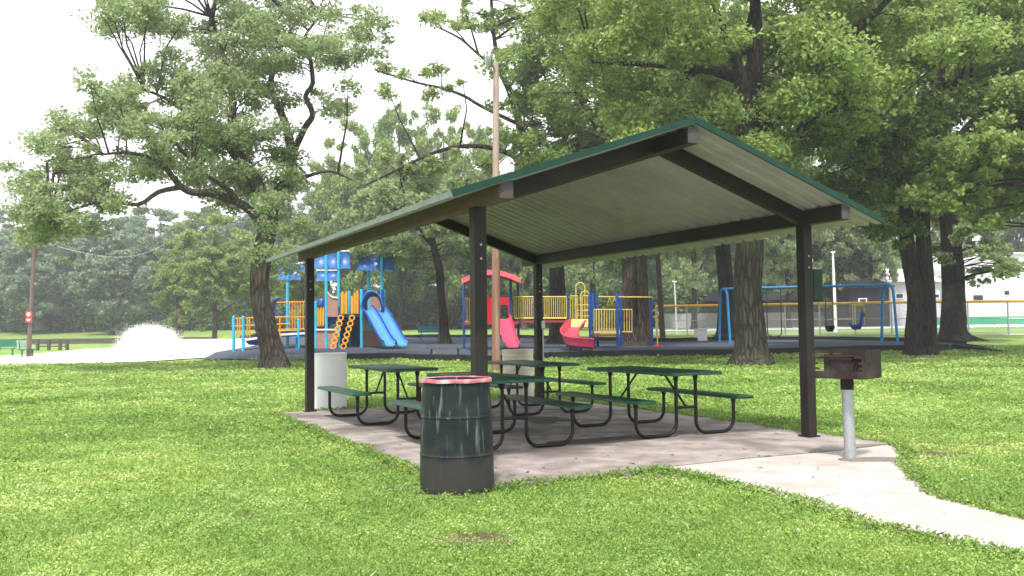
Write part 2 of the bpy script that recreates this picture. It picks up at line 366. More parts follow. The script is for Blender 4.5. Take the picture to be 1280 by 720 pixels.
def fast_mesh(name, V, k, mat, parent=None, rnd=None, loc=None):
    """V: (n*k,3) array, n polygons of k verts each"""
    n = len(V)//k; me = bpy.data.meshes.new(name)
    me.vertices.add(len(V)); me.vertices.foreach_set('co', np.ascontiguousarray(V, dtype=np.float32).ravel())
    me.loops.add(n*k); me.loops.foreach_set('vertex_index', np.arange(n*k, dtype=np.int32))
    me.polygons.add(n); me.polygons.foreach_set('loop_start', np.arange(0, n*k, k, dtype=np.int32))
    me.update(calc_edges=True)
    if rnd is not None:
        at = me.attributes.new('rnd', 'FLOAT', 'FACE'); at.data.foreach_set('value', rnd.astype(np.float32))
    me.materials.append(mat)
    o = bpy.data.objects.new(name, me); col.objects.link(o)
    if parent: o.parent = parent
    return o
def rhombi(C, ln, wd, nz=.5, r=rng, fold=.0):
    """leaf shaped quads around centres C"""
    n = len(C); nr = r.normal(size=(n, 3)); nr[:, 2] = np.abs(nr[:, 2])+nz; nr /= np.linalg.norm(nr, axis=1)[:, None]
    t = r.normal(size=(n, 3)); u = np.cross(nr, t); u /= np.linalg.norm(u, axis=1)[:, None]; v = np.cross(nr, u)
    ln = (np.ones(n)*ln)[:, None]/2; wd = (np.ones(n)*wd)[:, None]/2
    V = np.stack([C-u*ln, C+v*wd-u*ln*.15, C+u*ln, C-v*wd-u*ln*.15], 1)
    return V.reshape(-1, 3)

# grass: single blades and clover leaflets
bare = [(-.22, 5.50, .30, .15), (-1.9, 6.3, .12, .07), (2.4, 4.35, .15, .06), (-.95, 7.35, .14, .10), (5.6, 7.6, .25, .10), (Q(.9, -1.12).x, Q(.9, -1.12).y, .45, .12), (Q(4.2, -1.5).x, Q(4.2, -1.5).y, .35, .18), (Q(5.1, -1.3).x, Q(5.1, -1.3).y, .5, .1), (Q(-.75, .6).x, Q(-.75, .6).y, .16, .1), (-.45, 7.2, .34, .30)]
M['soil'] = surf('bare_soil', (.12, .092, .056), (.07, .055, .035), scale=14, rough=1, bump=1, bscale=35, c3=(.19, .155, .10), s3=9, p3=(.55, .7))
for i, (bx, by, ra, rb) in enumerate(bare):
    pts = []
    for k in range(36):
        a = 2*math.pi*k/36; rr = 1.05+.55*mnoise.noise(Vector((math.cos(a)*1.7, math.sin(a)*1.7, i*4.0))); pts.append((bx+ra*rr*math.cos(a), by+rb*rr*math.sin(a)))
    o = MB().prism(pts, -.02, .008).build('soil', M['soil']); tag(o, 'worn patch of bare brown soil in the grass', 'soil', kind='structure')
def vnoise(x, y, sc_, seed):
    g = np.random.default_rng(seed).random((256, 256)); X = x*sc_+1000; Y = y*sc_+1000
    xi = np.floor(X).astype(int); yi = np.floor(Y).astype(int); fx = X-xi; fy = Y-yi; fx = fx*fx*(3-2*fx); fy = fy*fy*(3-2*fy)
    a = g[xi % 256, yi % 256]; b = g[(xi+1) % 256, yi % 256]; c = g[xi % 256, (yi+1) % 256]; d = g[(xi+1) % 256, (yi+1) % 256]
    return (a*(1-fx)+b*fx)*(1-fy)+(c*(1-fx)+d*fx)*fy-.5
def build_grass():
    def sample(n, y0, y1):
        y = y0*(y1/y0)**rng.random(n)      # density falls as 1/d^2 on the ground
        x = (rng.random(n)*2-1)*.72*y
        keep = ~inpoly(x, y, slab_poly) & ~inpoly(x, y, path_poly)
        for bx, by, ra, rb in bare:
            q = ((x-bx)/ra)**2+((y-by)/rb)**2
            keep &= (q > 1.3) | (rng.random(n) < .10+.5*np.clip(q-.3, 0, 1))
        return x[keep], y[keep]
    x, y = sample(900000, 4.0, 38)
    dens = np.array([mnoise.noise(Vector((a*2.3, b*2.3, 0))) for a, b in zip(x[::1], y[::1])]) if False else np.sin(x*7+np.sin(y*5)*2)*np.sin(y*6.3+np.sin(x*4.1)*2)
    dens = np.clip(1.3*vnoise(x, y, 6, 1)+1.0*vnoise(x, y, 2.1, 2)+.9*vnoise(x, y, 14, 3), -1, 1)
    keep = rng.random(len(x)) < .70+.45*dens
    x, y, dens = x[keep], y[keep], dens[keep]
    s = np.maximum(.011, y*.0021)*(.7+.6*rng.random(len(x)))
    h = (.004+.050*rng.random(len(x))**1.3)*(1+.5*dens)*np.clip(1+(y-8)*.02, 1, 1.5)
    C = np.stack([x, y, terr(x, y)+h], 1)
    V1 = rhombi(C, s*1.2, s*1.15, nz=.9)
    rn1 = np.clip(rng.normal(.47, .16, len(x))+.45*vnoise(x, y, 1.1, 5)+.35*vnoise(x, y, .35, 6)+.25*dens, 0, .92); fl = rng.random(len(x)) < .0022; rn1[fl] = 1
    x, y = sample(150000, 4.0, 40); n = len(x)
    hh = (.02+.045*rng.random(n))*np.clip(1+(y-10)*.02, 1, 1.6); ww = np.maximum(.0035, y*.0007)
    a = rng.random(n)*6.283; lean = rng.normal(size=(n, 2))*.4*hh[:, None]
    B0 = np.stack([x, y, terr(x, y)-.005], 1); d = np.stack([np.cos(a), np.sin(a), np.zeros(n)], 1)*ww[:, None]
    T = B0+np.stack([lean[:, 0], lean[:, 1], hh], 1); Mi = B0+np.stack([lean[:, 0]*.35, lean[:, 1]*.35, hh*.6], 1)
    V2 = np.stack([B0-d, B0+d, Mi+d*.8+(T-Mi)*.2, T], 1).reshape(-1, 3)
    o = fast_mesh('grass', np.concatenate([V1, V2]), 4, M['grass'], rnd=np.concatenate([rn1, np.clip(rng.normal(.5, .2, n), 0, .97)]))
    tag(o, 'short bright green grass and clover of the lawn', 'grass', kind='stuff')
build_grass()

# longer grass along the slab and path edges is part of a second stuff object
def edge_grass():
    pts = []
    for poly, rngs in ((slab_poly, (0, 1, 2, 3, 4, 5, 9, 10)), (path_poly, (0, 1, 2, 3, 4, 8, 9, 10, 11, 12, 13))):
        for i in rngs:
            a, b = poly[i], poly[(i+1) % len(poly)]; d = (b-a); nr = Vector((-d.y, d.x, 0)).normalized()
            cnt = int(d.length*330)
            # polygons run clockwise or not: find the outer side
            mid = (a+b)/2+nr*.05
            if inpoly(np.array([mid.x]), np.array([mid.y]), poly)[0]: nr = -nr
            for _ in range(cnt):
                p = a.lerp(b, random.random()); p = p+nr*(random.random()**1.3*.16-.03-.13*max(0, mnoise.noise(p*1.7)+.1)); pts.append((p.x, p.y))
    P = np.array(pts); n = len(P); x, y = P[:, 0], P[:, 1]
    hh = .03+.04*rng.random(n); ww = np.maximum(.0045, y*.0008); a = rng.random(n)*6.283; lean = rng.normal(size=(n, 2))*.5*hh[:, None]
    B0 = np.stack([x, y, np.zeros(n)], 1); d = np.stack([np.cos(a), np.sin(a), np.zeros(n)], 1)*ww[:, None]
    T = B0+np.stack([lean[:, 0], lean[:, 1], hh], 1); Mi = B0+np.stack([lean[:, 0]*.3, lean[:, 1]*.3, hh*.6], 1)
    V = np.stack([B0-d, B0+d, Mi+d*.8, T], 1).reshape(-1, 3)
    C = np.stack([x, y, .03+.035*rng.random(n)], 1); V2 = rhombi(C, .022, .018, nz=.8)
    o = fast_mesh('grass_edging', np.concatenate([V, V2]), 4, M['grass'], rnd=np.clip(rng.normal(.35, .2, 2*n), 0, .95))
    tag(o, 'ragged grass growing over the slab and path edges', 'grass', kind='stuff')
edge_grass()

# ------------------------------------------------------------------ pavilion
def pavilion():
    root = empty('picnic_shelter', S0, 'open picnic shelter with dark brown posts and a corrugated gable roof edged in green', 'shelter')
    ze, zr, e, o_ = 2.43, 3.307, .524, .64
    sl = (zr-ze)/(W/2+e)
    def zt(s): return zr - abs(s-W/2)*sl
    pw = .125
    for (s, t) in ((0, 0), (W, 0), (W, LL), (0, LL)):
        z1 = 2.44
        po = MB().box(Q(s, t, z1/2+.017), (pw, pw, z1-.034), TH).build('post', M['steel'], root, bevel=.008)
        for k, zz in enumerate((1.95, 2.08)):
            MB().tube([Q(s, t-pw/2, zz), Q(s, t-pw/2-.010, zz)], .011, 6).sub('bolt', M['chrome'], po)
            MB().tube([Q(s+pw/2, t, zz-.3), Q(s+pw/2+.010, t, zz-.3)], .011, 6).sub('bolt', M['chrome'], po)
        MB().box(Q(s, t, .043), (pw+.05, pw+.05, .016), TH).sub('base_plate', M['steel'], po)
    hd = .165
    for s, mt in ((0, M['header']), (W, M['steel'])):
        h = MB().beam(Q(s, -.62, 2.434+hd/2), Q(s, LL+.5, 2.434+hd/2), .13, hd).build('header_beam', mt, root, bevel=.006)
        MB().beam(Q(s, -.62-.004, 2.434+hd/2), Q(s, -.62, 2.434+hd/2), .12, hd-.012).sub('end_cap', M['capmetal'], h)
    h = MB().beam(Q(W/2, -.62, 3.17), Q(W/2, LL+.5, 3.17), .13, .155).build('ridge_beam', M['steel'], root, bevel=.006)
    MB().beam(Q(W/2, -.624, 3.17), Q(W/2, -.62, 3.17), .12, .143).sub('end_cap', M['capmetal'], h)
    for t in (0, LL):
        for sg in (-1, 1):
            a = Q(W/2+sg*.068, t, zt(W/2+.068)-.105); s1 = W/2+sg*(W/2+.02); b = Q(s1, t, zt(s1)-.105)
            MB().beam(a, b, .10, .15).build('rafter', M['steel'], root, bevel=.005)
    # corrugated panels: deep ribs run from ridge to eave
    prof = []; per = .21; t = -o_
    tt = [(0, 0), (.085, 0), (.11, .038), (.16, .038), (.185, 0)]
    while t < LL+o_:
        for dt, dz in tt:
            if t+dt <= LL+o_: prof.append((t+dt, dz))
        t += per
    prof.append((LL+o_, 0))
    for sg in (-1, 1):
        mb = MB(); rows = []
        for k in range(9):
            s = W/2+sg*(W/2+e)*k/8
            rows.append([Q(s, tq, zt(s)-.020+dz) for tq, dz in prof])
        mb.sheet(rows, .004, (0, 0, 1))
        mb.build('roof_panel', M['roof'], root)
    # green rake trims, ridge cap, eave trims
    for t in (-o_-.012, LL+o_+.012):
        for sg in (-1, 1):
            s1 = W/2+sg*(W/2+e+.012)
            MB().beam(Q(W/2, t, zt(W/2)+.016), Q(s1, t, zt(W/2+(W/2+e+.012))+.016), .02, .062).build('rake_trim', M['trim'], root)
    mb = MB(); rows = [[Q(W/2+ds, t, zr+.034-abs(ds)*sl) for t in np.linspace(-o_-.02, LL+o_+.02, 3)] for ds in (-.16, 0, .16)]
    mb.sheet(rows, .006, (0, 0, 1)).build('ridge_cap', M['trim'], root)
    mb = MB().tube([Q(W/2, -o_, zr+.03), Q(W/2, -o_, zr+.075)], .012, 6).build('ridge_pin', M['steel'], root)
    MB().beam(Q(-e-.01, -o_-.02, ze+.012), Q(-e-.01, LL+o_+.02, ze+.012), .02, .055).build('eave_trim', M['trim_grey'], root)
    return root
pavilion()
# box on the near right post
def wallbox():
    c = P3(1019, 356, 10.1); r = empty('electrical_box', Vector((c.x, c.y, c.z-.19)), 'green metal box fixed to the right front shelter post', 'electrical box')
    c0 = Q(W+.15, .02, c.z)
    r.location = c0-Vector((0, 0, .19))
    MB().box(c0, (.155, .13, .37), TH).build('box_body', M['box_green'], r, bevel=.012)
    MB().box(c0+B_*-.07, (.14, .008, .34), TH).build('box_door', M['box_green'], r, bevel=.003)
    MB().box(c0-A_*.082, (.01, .06, .25), TH).build('mounting_bracket', M['steel'], r)
wallbox()
def outlet():
    c0 = Q(W, LL, 0)+A_*.04-B_*.09
    r = empty('outlet_box', c0+Vector((0, 0, 1.28)), 'small grey outlet box with conduit on the far right shelter post', 'outlet box')
    MB().box(c0+Vector((0, 0, 1.36)), (.07, .05, .14), TH).build('box_body', M['chrome'], r, bevel=.006)
    MB().tube([c0+Vector((0, 0, 1.29)), c0+Vector((0, 0, .04))], .013, 8).build('conduit', M['chrome'], r, True)
outlet()

# ------------------------------------------------------------------ picnic tables
def arc(c, a0, a1, r, n, X, Z):
    return [c + X*r*math.cos(a0+(a1-a0)*i/n) + Z*r*math.sin(a0+(a1-a0)*i/n) for i in range(n+1)]
def perforated_plank(mb, c, w, l, th):
    """top with rounded corners and rolled edge"""
    rr = .05; pts = []
    for sx, sy, a0 in ((1, 1, 0), (-1, 1, 90), (-1, -1, 180), (1, -1, 270)):
        for k in range(5):
            a = R(a0+k*22.5); pts.append((sx*(w/2-rr)+rr*math.cos(a), sy*(l/2-rr)+rr*math.sin(a)))
    V = []; n = len(pts)
    for z, ins in ((-th, .012), (-th, 0), (-.008, 0), (0, .008)):
        for (x, y) in pts:
            k = 1-ins/(w/2); q = c + A_*(x*k) + B_*(y*(1-ins/(l/2))) + Vector((0, 0, z)); V.append(q)
    Fc = [tuple(range(n))[::-1], tuple(range(3*n, 4*n))]
    for r_ in range(3): Fc += [(r_*n+i, r_*n+(i+1) % n, (r_+1)*n+(i+1) % n, (r_+1)*n+i) for i in range(n)]
    mb.add(V, Fc)
def make_table():
    root = empty('picnic_table', (0, 0, 0), 'x', 'picnic table', 'green picnic tables under the shelter')
    Z = Vector((0, 0, 1)); TL = 1.86
    mb = MB(); perforated_plank(mb, Z*.745, .73, TL, .038); tp = mb.build('tabletop', M['green_plastic'], root, True)
    for sx in (-.127, .127): MB().beam(A_*sx+B_*-(TL/2-.02)+Z*.7462, A_*sx+B_*(TL/2-.02)+Z*.7462, .007, .002).sub('seam', M['blackpipe'], tp)
    for sg in (-1, 1):
        mb = MB(); perforated_plank(mb, A_*(.70*sg)+Z*.445, .26, TL, .034); mb.build('seat', M['green_plastic'], root, True)
    rp = .021; tr = .15
    for te in (-.69, .69):
        for sg in (-1, 1):
            X = A_*sg; o0 = B_*te
            xi, xo = .14, .70; zb = rp
            pts = [o0+X*xi+Z*.705, o0+X*xi+Z*(zb+tr)]
            pts += arc(o0+X*(xi+tr)+Z*(zb+tr), math.pi, 1.5*math.pi, tr, 6, X, Z)
            pts += arc(o0+X*(xo-tr)+Z*(zb+tr), 1.5*math.pi, 2*math.pi, tr, 6, X, Z)
            pts += [o0+X*xo+Z*.41]
            lg = MB().tube(pts, rp, 10).build('leg', M['blackpipe'], root, True)
            MB().tube([o0+X*xi+Z*.64, o0+X*xi+Z*.707], [.024, .036], 10).sub('bracket', M['blackpipe'], lg, True)
            MB().tube([o0+X*xo+Z*.36, o0+X*xo+Z*.411], [.024, .034], 10).sub('bracket', M['blackpipe'], lg, True)
        MB().tube([B_*te-A_*.14+Z*.33, B_*te+A_*.14+Z*.33], .017, 8).build('crossbar', M['blackpipe'], root, True)
        s = -1 if te > 0 else 1
        MB().tube([B_*te+Z*.335, B_*(te+s*.42)+Z*.705], .013, 8).build('brace', M['blackpipe'], root, True)
        MB().box(B_*te+Z*.702, (.70, .05, .008), TH).build('top_rail', M['blackpipe'], root)
    return root
tab = make_table()
Zs = .035
spots = [(2.98, 1.47, 'green picnic table nearest the right front post, long side in full view'),
         (.75, 1.46, 'green picnic table partly hidden behind the dark front barrel'),
         (2.95, 4.60, 'green picnic table in front of the beige drum at the far right post'),
         (.71, 4.58, 'green picnic table standing beside the white drum at the left rear post')]
for i, (s, t, lb) in enumerate(spots):
    loc = Q(s, t, Zs)
    if i == 0: tab.location = loc; tab['label'] = lb
    else: copy_tree(tab, loc, None, lb)

# ------------------------------------------------------------------ drums
def drum_prof(r, h, bulge=.0, ribs=(), top_open=True, taper=0):
    pr = [(0, .004), (r-.03, .004), (r-.006, .012), (r, .035)]
    zs = sorted(set([round(z, 4) for z in np.linspace(.05, h-.03, 24)] + [round(q+dq, 4) for q in ribs for dq in (-.018, -.009, 0, .009, .018)]))
    for z in zs:
        k = (z/h); rr = r - taper*k + bulge*math.sin(math.pi*k)
        for q in ribs:
            rr += .005*max(0, 1-abs(z-q)/.011)
        pr.append((rr, z))
    rt = r-taper; pr += [(rt+.006, h-.02), (rt+.010, h-.008), (rt+.006, h), (rt-.010, h), (rt-.014, h-.03), (rt-.016, h-.5), (0, h-.5)]
    return pr
def paint_drum():
    m, nt, out = new_mat('dark_green_drum'); p = N(nt, 'ShaderNodeBsdfPrincipled'); p.inputs['Roughness'].default_value = .55; p.inputs['Specular IOR Level'].default_value = .14
    tc = N(nt, 'ShaderNodeTexCoord')
    n1 = N(nt, 'ShaderNodeTexNoise'); n1.inputs['Scale'].default_value = 5; n1.inputs['Detail'].default_value = 8; L(nt, tc.outputs['Object'], n1.inputs['Vector'])
    base = ramp(nt, n1.outputs['Fac'], [(.3, (.006, .012, .013)), (.55, (.013, .020, .022)), (.75, (.030, .037, .039))])
    mp = N(nt, 'ShaderNodeMapping'); mp.inputs['Scale'].default_value = (28, 28, 2.4); L(nt, tc.outputs['Object'], mp.inputs['Vector'])
    n2 = N(nt, 'ShaderNodeTexNoise'); n2.inputs['Scale'].default_value = 1; n2.inputs['Detail'].default_value = 5; L(nt, mp.outputs[0], n2.inputs['Vector'])
    f = ramp(nt, n2.outputs['Fac'], [(.58, (0, 0, 0)), (.70, (1, 1, 1))])
    mx = N(nt, 'ShaderNodeMix'); mx.data_type = 'RGBA'; L(nt, f, mx.inputs['Factor']); L(nt, base, mx.inputs['A']); mx.inputs['B'].default_value = (.12, .14, .14, 1)
    # dirt splash on the lower third
    sx = N(nt, 'ShaderNodeSeparateXYZ'); L(nt, tc.outputs['Object'], sx.inputs[0]); n3 = N(nt, 'ShaderNodeTexNoise'); n3.inputs['Scale'].default_value = 7; L(nt, tc.outputs['Object'], n3.inputs['Vector'])
    ad = N(nt, 'ShaderNodeMath'); ad.operation = 'MULTIPLY_ADD'; L(nt, n3.outputs['Fac'], ad.inputs[0]); ad.inputs[1].default_value = -.45; L(nt, sx.outputs['Z'], ad.inputs[2])
    f3 = ramp(nt, ad.outputs[0], [(.0, (.9, .9, .9)), (.14, (0, 0, 0))])
    m2 = N(nt, 'ShaderNodeMix'); m2.data_type = 'RGBA'; L(nt, f3, m2.inputs['Factor']); L(nt, mx.outputs['Result'], m2.inputs['A']); m2.inputs['B'].default_value = (.036, .035, .032, 1)
    L(nt, m2.outputs['Result'], p.inputs['Base Color']); L(nt, p.outputs[0], out.inputs[0])
    b = N(nt, 'ShaderNodeBump'); b.inputs['Strength'].default_value = .25; b.inputs['Distance'].default_value = .01; L(nt, n1.outputs['Fac'], b.inputs['Height']); L(nt, b.outputs[0], p.inputs['Normal'])
    return m
def drums():
    c = Vector((-.462, 7.25, .0)); r = empty('trash_barrel', c, 'dark green dirty barrel with a pink bag rim, in front of the shelter', 'barrel')
    MB().lathe(drum_prof(.298, .895, .008, (.30, .60), taper=.028), c, 64).build('barrel_body', paint_drum(), r, True)
    # liner folded over the rim
    mb = MB(); n = 72; prof = [(-.020, .80), (-.014, .885), (-.004, .903), (.006, .903), (.0125, .893), (.0115, .873)]
    V = []; 
    for (dr, z) in prof:
        for k in range(n):
            a = 2*math.pi*k/n; q = .0015*math.sin(a*9+z*30)+.001*math.sin(a*17)
            zz = z + (.004*math.sin(a*5+1)+.003*math.sin(a*13) if z < .87 else .0015*math.sin(a*7))
            V.append(c+Vector(((.276+dr+q)*math.cos(a), (.276+dr+q)*math.sin(a), zz)))
    Fc = [(i*n+k, i*n+(k+1) % n, (i+1)*n+(k+1) % n, (i+1)*n+k) for i in range(len(prof)-1) for k in range(n)]
    mb.add(V, Fc).build('bag_liner', M['liner'], r, True)
    c = Q(.43, 7.02); c = Vector((-3.05, 14.78, .0))
    r = empty('white_drum', c, 'plain white drum behind the left rear shelter post', 'barrel')
    MB().lathe(drum_prof(.29, .93, 0, ()), c, 56).build('barrel_body', M['white_drum'], r, True)
    c = Vector((.09, 16.45, 0)); r = empty('beige_drum', c, 'stained beige drum behind the table at the far shelter post', 'barrel')
    MB().lathe(drum_prof(.285, .91, 0, (.30, .56, .80, .86)), c, 56).build('barrel_body', M['beige_drum'], r, True)
drums()

# ------------------------------------------------------------------ charcoal grill
def grill():
    g = Vector((3.19, 8.50, 0)); r = empty('charcoal_grill', g, 'rusty black park charcoal grill on a galvanised post beside the path', 'grill')
    MB().tube([g+Vector((0, 0, .02)), g+Vector((-.012, 0, .70))], .053, 24).build('post', M['chrome'], r, True)
    c = g+Vector((.0, 0, .70))
    MB().tube([c+Vector((-.012, 0, -.02)), c+Vector((-.012, 0, .09))], .060, 24).build('collar', M['rust'], r, True)
    a = R(-42); X = Vector((math.cos(a), math.sin(a), 0)); Y = Vector((-math.sin(a), math.cos(a), 0)); Z = Vector((0, 0, 1))
    # X runs toward near-right, Y toward far-right; visible faces are -Y (left side) and +X (right end)
    z0 = .79; Lx, Ly, Hh = .50, .40, .27; th = .006
    c = Vector((g.x-.01, g.y+.0, 0))
    fb = MB().box(c+Z*(z0+.003), (Lx, Ly, th), ax=(X, Y, Z))
    fb.box(c+X*(Lx/2)+Z*(z0+Hh/2), (th, Ly, Hh), ax=(X, Y, Z))
    def side(y):
        m = MB(); P = lambda x, z, w_, h_: m.box(c+Y*y+X*x+Z*(z0+z), (w_, th, h_), ax=(X, Y, Z))
        P(0, .035, Lx, .07); P(-.235, .17, .03, .20); P(0.235, .17, .03, .20)
        P(0, .15, .27, .16)              # centre plate
        P(0, .255, Lx, .03)
        for zz in (.095, .145, .195):     # notches for the grate
            P(-.205, zz, .03, .018); P(.205, zz, .03, .018)
        return m
    fb.build('firebox', M['rust'], r)
    for y in (-Ly/2-.004, Ly/2+.004): side(y).build('side_plate', M['rust'], r)
    gr = MB()
    for k in range(13):
        x = -.2+k*.033; gr.tube([c+X*x+Y*-(Ly/2-.01)+Z*(z0+.2), c+X*x+Y*(Ly/2-.01)+Z*(z0+.2)], .006, 6)
    for y in (-.19, .19): gr.tube([c+X*-.22+Y*y+Z*(z0+.192), c+X*.22+Y*y+Z*(z0+.192)], .007, 6)
    gr.build('grate', M['rust'], r)
    hb = MB().tube([c+Y*-(Ly/2+.03)+X*-.16+Z*(z0+.205), c+Y*-(Ly/2+.03)+X*.17+Z*(z0+.212)], .008, 8)
    for x in (-.13, .14): hb.tube([c+Y*-(Ly/2+.03)+X*x+Z*(z0+.207), c+Y*-(Ly/2-.02)+X*x+Z*(z0+.2)], .006, 6)
    hb.build('handle', M['rust'], r)
grill()
# ash patch under the grill and litter on the concrete
mb = MB()
pts = []
for k in range(26):
    a = 2*math.pi*k/26; rr = 1+.25*mnoise.noise(Vector((math.cos(a)*2, math.sin(a)*2, 3))); pts.append((3.42+.38*rr*math.cos(a), 8.42+.14*rr*math.sin(a)))
o = mb.prism(pts, .02, .031).build('ash_patch', surf('ash_dirt', (.13, .115, .10), (.20, .18, .16), scale=25, rough=1, bump=.8)); tag(o, 'grey ash and soot spilled under the grill', 'ash', kind='stuff')
def litter():
    spec = [(1000, 585), (1017, 602), (1023, 591), (1040, 612), (990, 598), (930, 566), (960, 575), (840, 574), (760, 575), (720, 578), (870, 543), (640, 600), (660, 596), (425, 536), (470, 545), (500, 560), (450, 525), (740, 566), (1100, 570), (1050, 600), (900, 575), (880, 560), (790, 585), (680, 590), (620, 590), (540, 590), (415, 528), (480, 568), (1130, 612), (1180, 650), (1080, 625), (950, 590), (970, 546), (1080, 585), (1015, 570), (700, 596)]
    base = None
    for i, (px, py) in enumerate(spec):
        g = G(px, py); g.z = .037
        if base is None:
            m = MB().sheet([[(-.028, -.004, .0), (-.012, -.014, .006), (.012, -.012, .002), (.03, 0, .004)], [(-.028, .004, .002), (-.012, .014, .008), (.012, .012, .009), (.03, .003, .004)]], .0015, (0, 0, 1))
            base = m.build('fallen_leaf', M['litter']); base.location = g
            tag(base, 'small dry brown leaf or twig lying on the pale concrete', 'leaf', 'dry leaves on the concrete'); o = base
        else:
            o = base.copy(); col.objects.link(o); o.location = g
        o.rotation_euler = (0, 0, random.random()*6); k = .5+random.random()*1.0; o.scale = (k*.9, k*.55, k*.5)
litter()

# ------------------------------------------------------------------ trees
def smoothpath(pts, k=3):
    """Catmull-Rom through (Vector, r)"""
    out = []
    n = len(pts)
    for i in range(n-1):
        p0 = pts[max(i-1, 0)]; p1 = pts[i]; p2 = pts[i+1]; p3 = pts[min(i+2, n-1)]
        for j in range(k):
            t = j/k
            f = lambda a, b, c, d: .5*((2*b)+(-a+c)*t+(2*a-5*b+4*c-d)*t*t+(-a+3*b-3*c+d)*t**3)
            out.append((Vector([f(p0[0][q], p1[0][q], p2[0][q], p3[0][q]) for q in range(3)]), max(.008, f(p0[1], p1[1], p2[1], p3[1]))))
    out.append(pts[-1]); return out
def limb(mb, pts, n=10, flare=False, lump=.12):
    sm = smoothpath(pts)
    i0 = len(mb.V)
    mb.tube([p for p, r in sm], [r for p, r in sm], n, lump=lump)
    if flare:   # root buttresses
        base = sm[0][0]
        for v in mb.V[i0:]:
            h = max(0, v.z-base.z); k = math.exp(-h/.35)
            d = Vector((v.x-base.x, v.y-base.y, 0)); a = math.atan2(d.y, d.x)
            v += d*k*(.28+.30*math.sin(a*5+base.x)+.16*math.sin(a*9+1))
    return [p for p, r in sm]
def make_tree(name, label, cat, base, limbs, clumps, leaf, nper, lm, bm, group=None, seed=1, twig=.5, flatten=.6, n_extra=0):
    """limbs: lists of (Vector, r) in world space; clumps: array (x,y,z,r)"""
    r = np.random.default_rng(seed); rd = random.Random(seed)
    root = empty(name, base, label, cat, group)
    mb = MB(); sk = []
    for i, l in enumerate(limbs): sk += limb(mb, l, 20 if i == 0 else 10, flare=(i == 0))
    SK = np.array([tuple(p) for p in sk]); SK = SK[SK[:, 2] > base[2]+1.8] if (SK[:, 2] > base[2]+1.8).any() else SK
    for c in clumps:
        if rd.random() > twig: continue
        d = np.linalg.norm(SK-c[:3], axis=1)+.6*np.maximum(0, SK[:, 2]-c[2]); j = int(d.argmin()); a = Vector(SK[j]); b = Vector(c[:3])
        if (b-a).length > 7: continue
        mid = a.lerp(b, .5)+Vector((rd.uniform(-.3, .3), rd.uniform(-.3, .3), rd.uniform(.0, .5)))*(b-a).length*.3
        rr = .008+.0075*(b-a).length
        mb.tube([a, a.lerp(mid, .5)+Vector((0, 0, .05)), mid, mid.lerp(b, .6), b], [rr*1.6, rr*1.2, rr, rr*.7, .008], 5)
        for _ in range(3):
            e2 = b+Vector((rd.gauss(0, 1), rd.gauss(0, 1), rd.gauss(0, .6)))*c[3]*.7
            mb.tube([mid.lerp(b, rd.random()*.8), e2], [.012, .004], 4)
    mb.build('trunk', bm, root, True)
    Cs = []
    for c in clumps:
        n = max(6, int(nper*c[3]**2)); p = r.normal(size=(n, 3)); p /= np.linalg.norm(p, axis=1)[:, None]
        p *= (r.random(n)**.45)[:, None]*c[3]; p[:, 2] *= flatten
        # break each clump into sprays
        k = max(3, int(n/34)); cen = p[r.integers(0, n, k)]; idx = r.integers(0, k, n); p = cen[idx]+(p-cen[idx])*.42
        Cs.append(p+c[:3])
    C = np.concatenate(Cs)
    s = leaf*(.65+.7*r.random(len(C)))
    V = rhombi(C, s*1.4, s*.75, nz=.25, r=r)
    V -= np.array(root.location)
    fast_mesh('crown', V, 4, lm, root, rnd=np.clip(r.normal(.45, .22, len(C)), 0, 1))
    return root
def ell_clumps(c, rad, n, rmin, rmax, r, hollow=.55, seed=0, cut=None):
    """clump centres spread through an ellipsoid's outer volume, with an uneven outline"""
    out = []
    while len(out) < n:
        p = r.normal(size=3); p /= np.linalg.norm(p); q = (hollow+(1-hollow)*r.random())
        k = q*(1+.30*mnoise.noise(Vector(p*1.9)+Vector((seed*3.1, 0, 0))))
        P = np.array(c)+p*k*np.array(rad)
        if cut is not None and not cut(P): continue
        if mnoise.noise(Vector(P*.33)+Vector((seed*7.7, 0, 0))) < -.30: continue
        out.append((*P, rmin+(rmax-rmin)*r.random()))
    return np.array(out)

def pxlimb(lst, d0): return [(P3(px, py, d0+dd), r*(d0+dd)/F) for (px, py, r, dd) in lst]

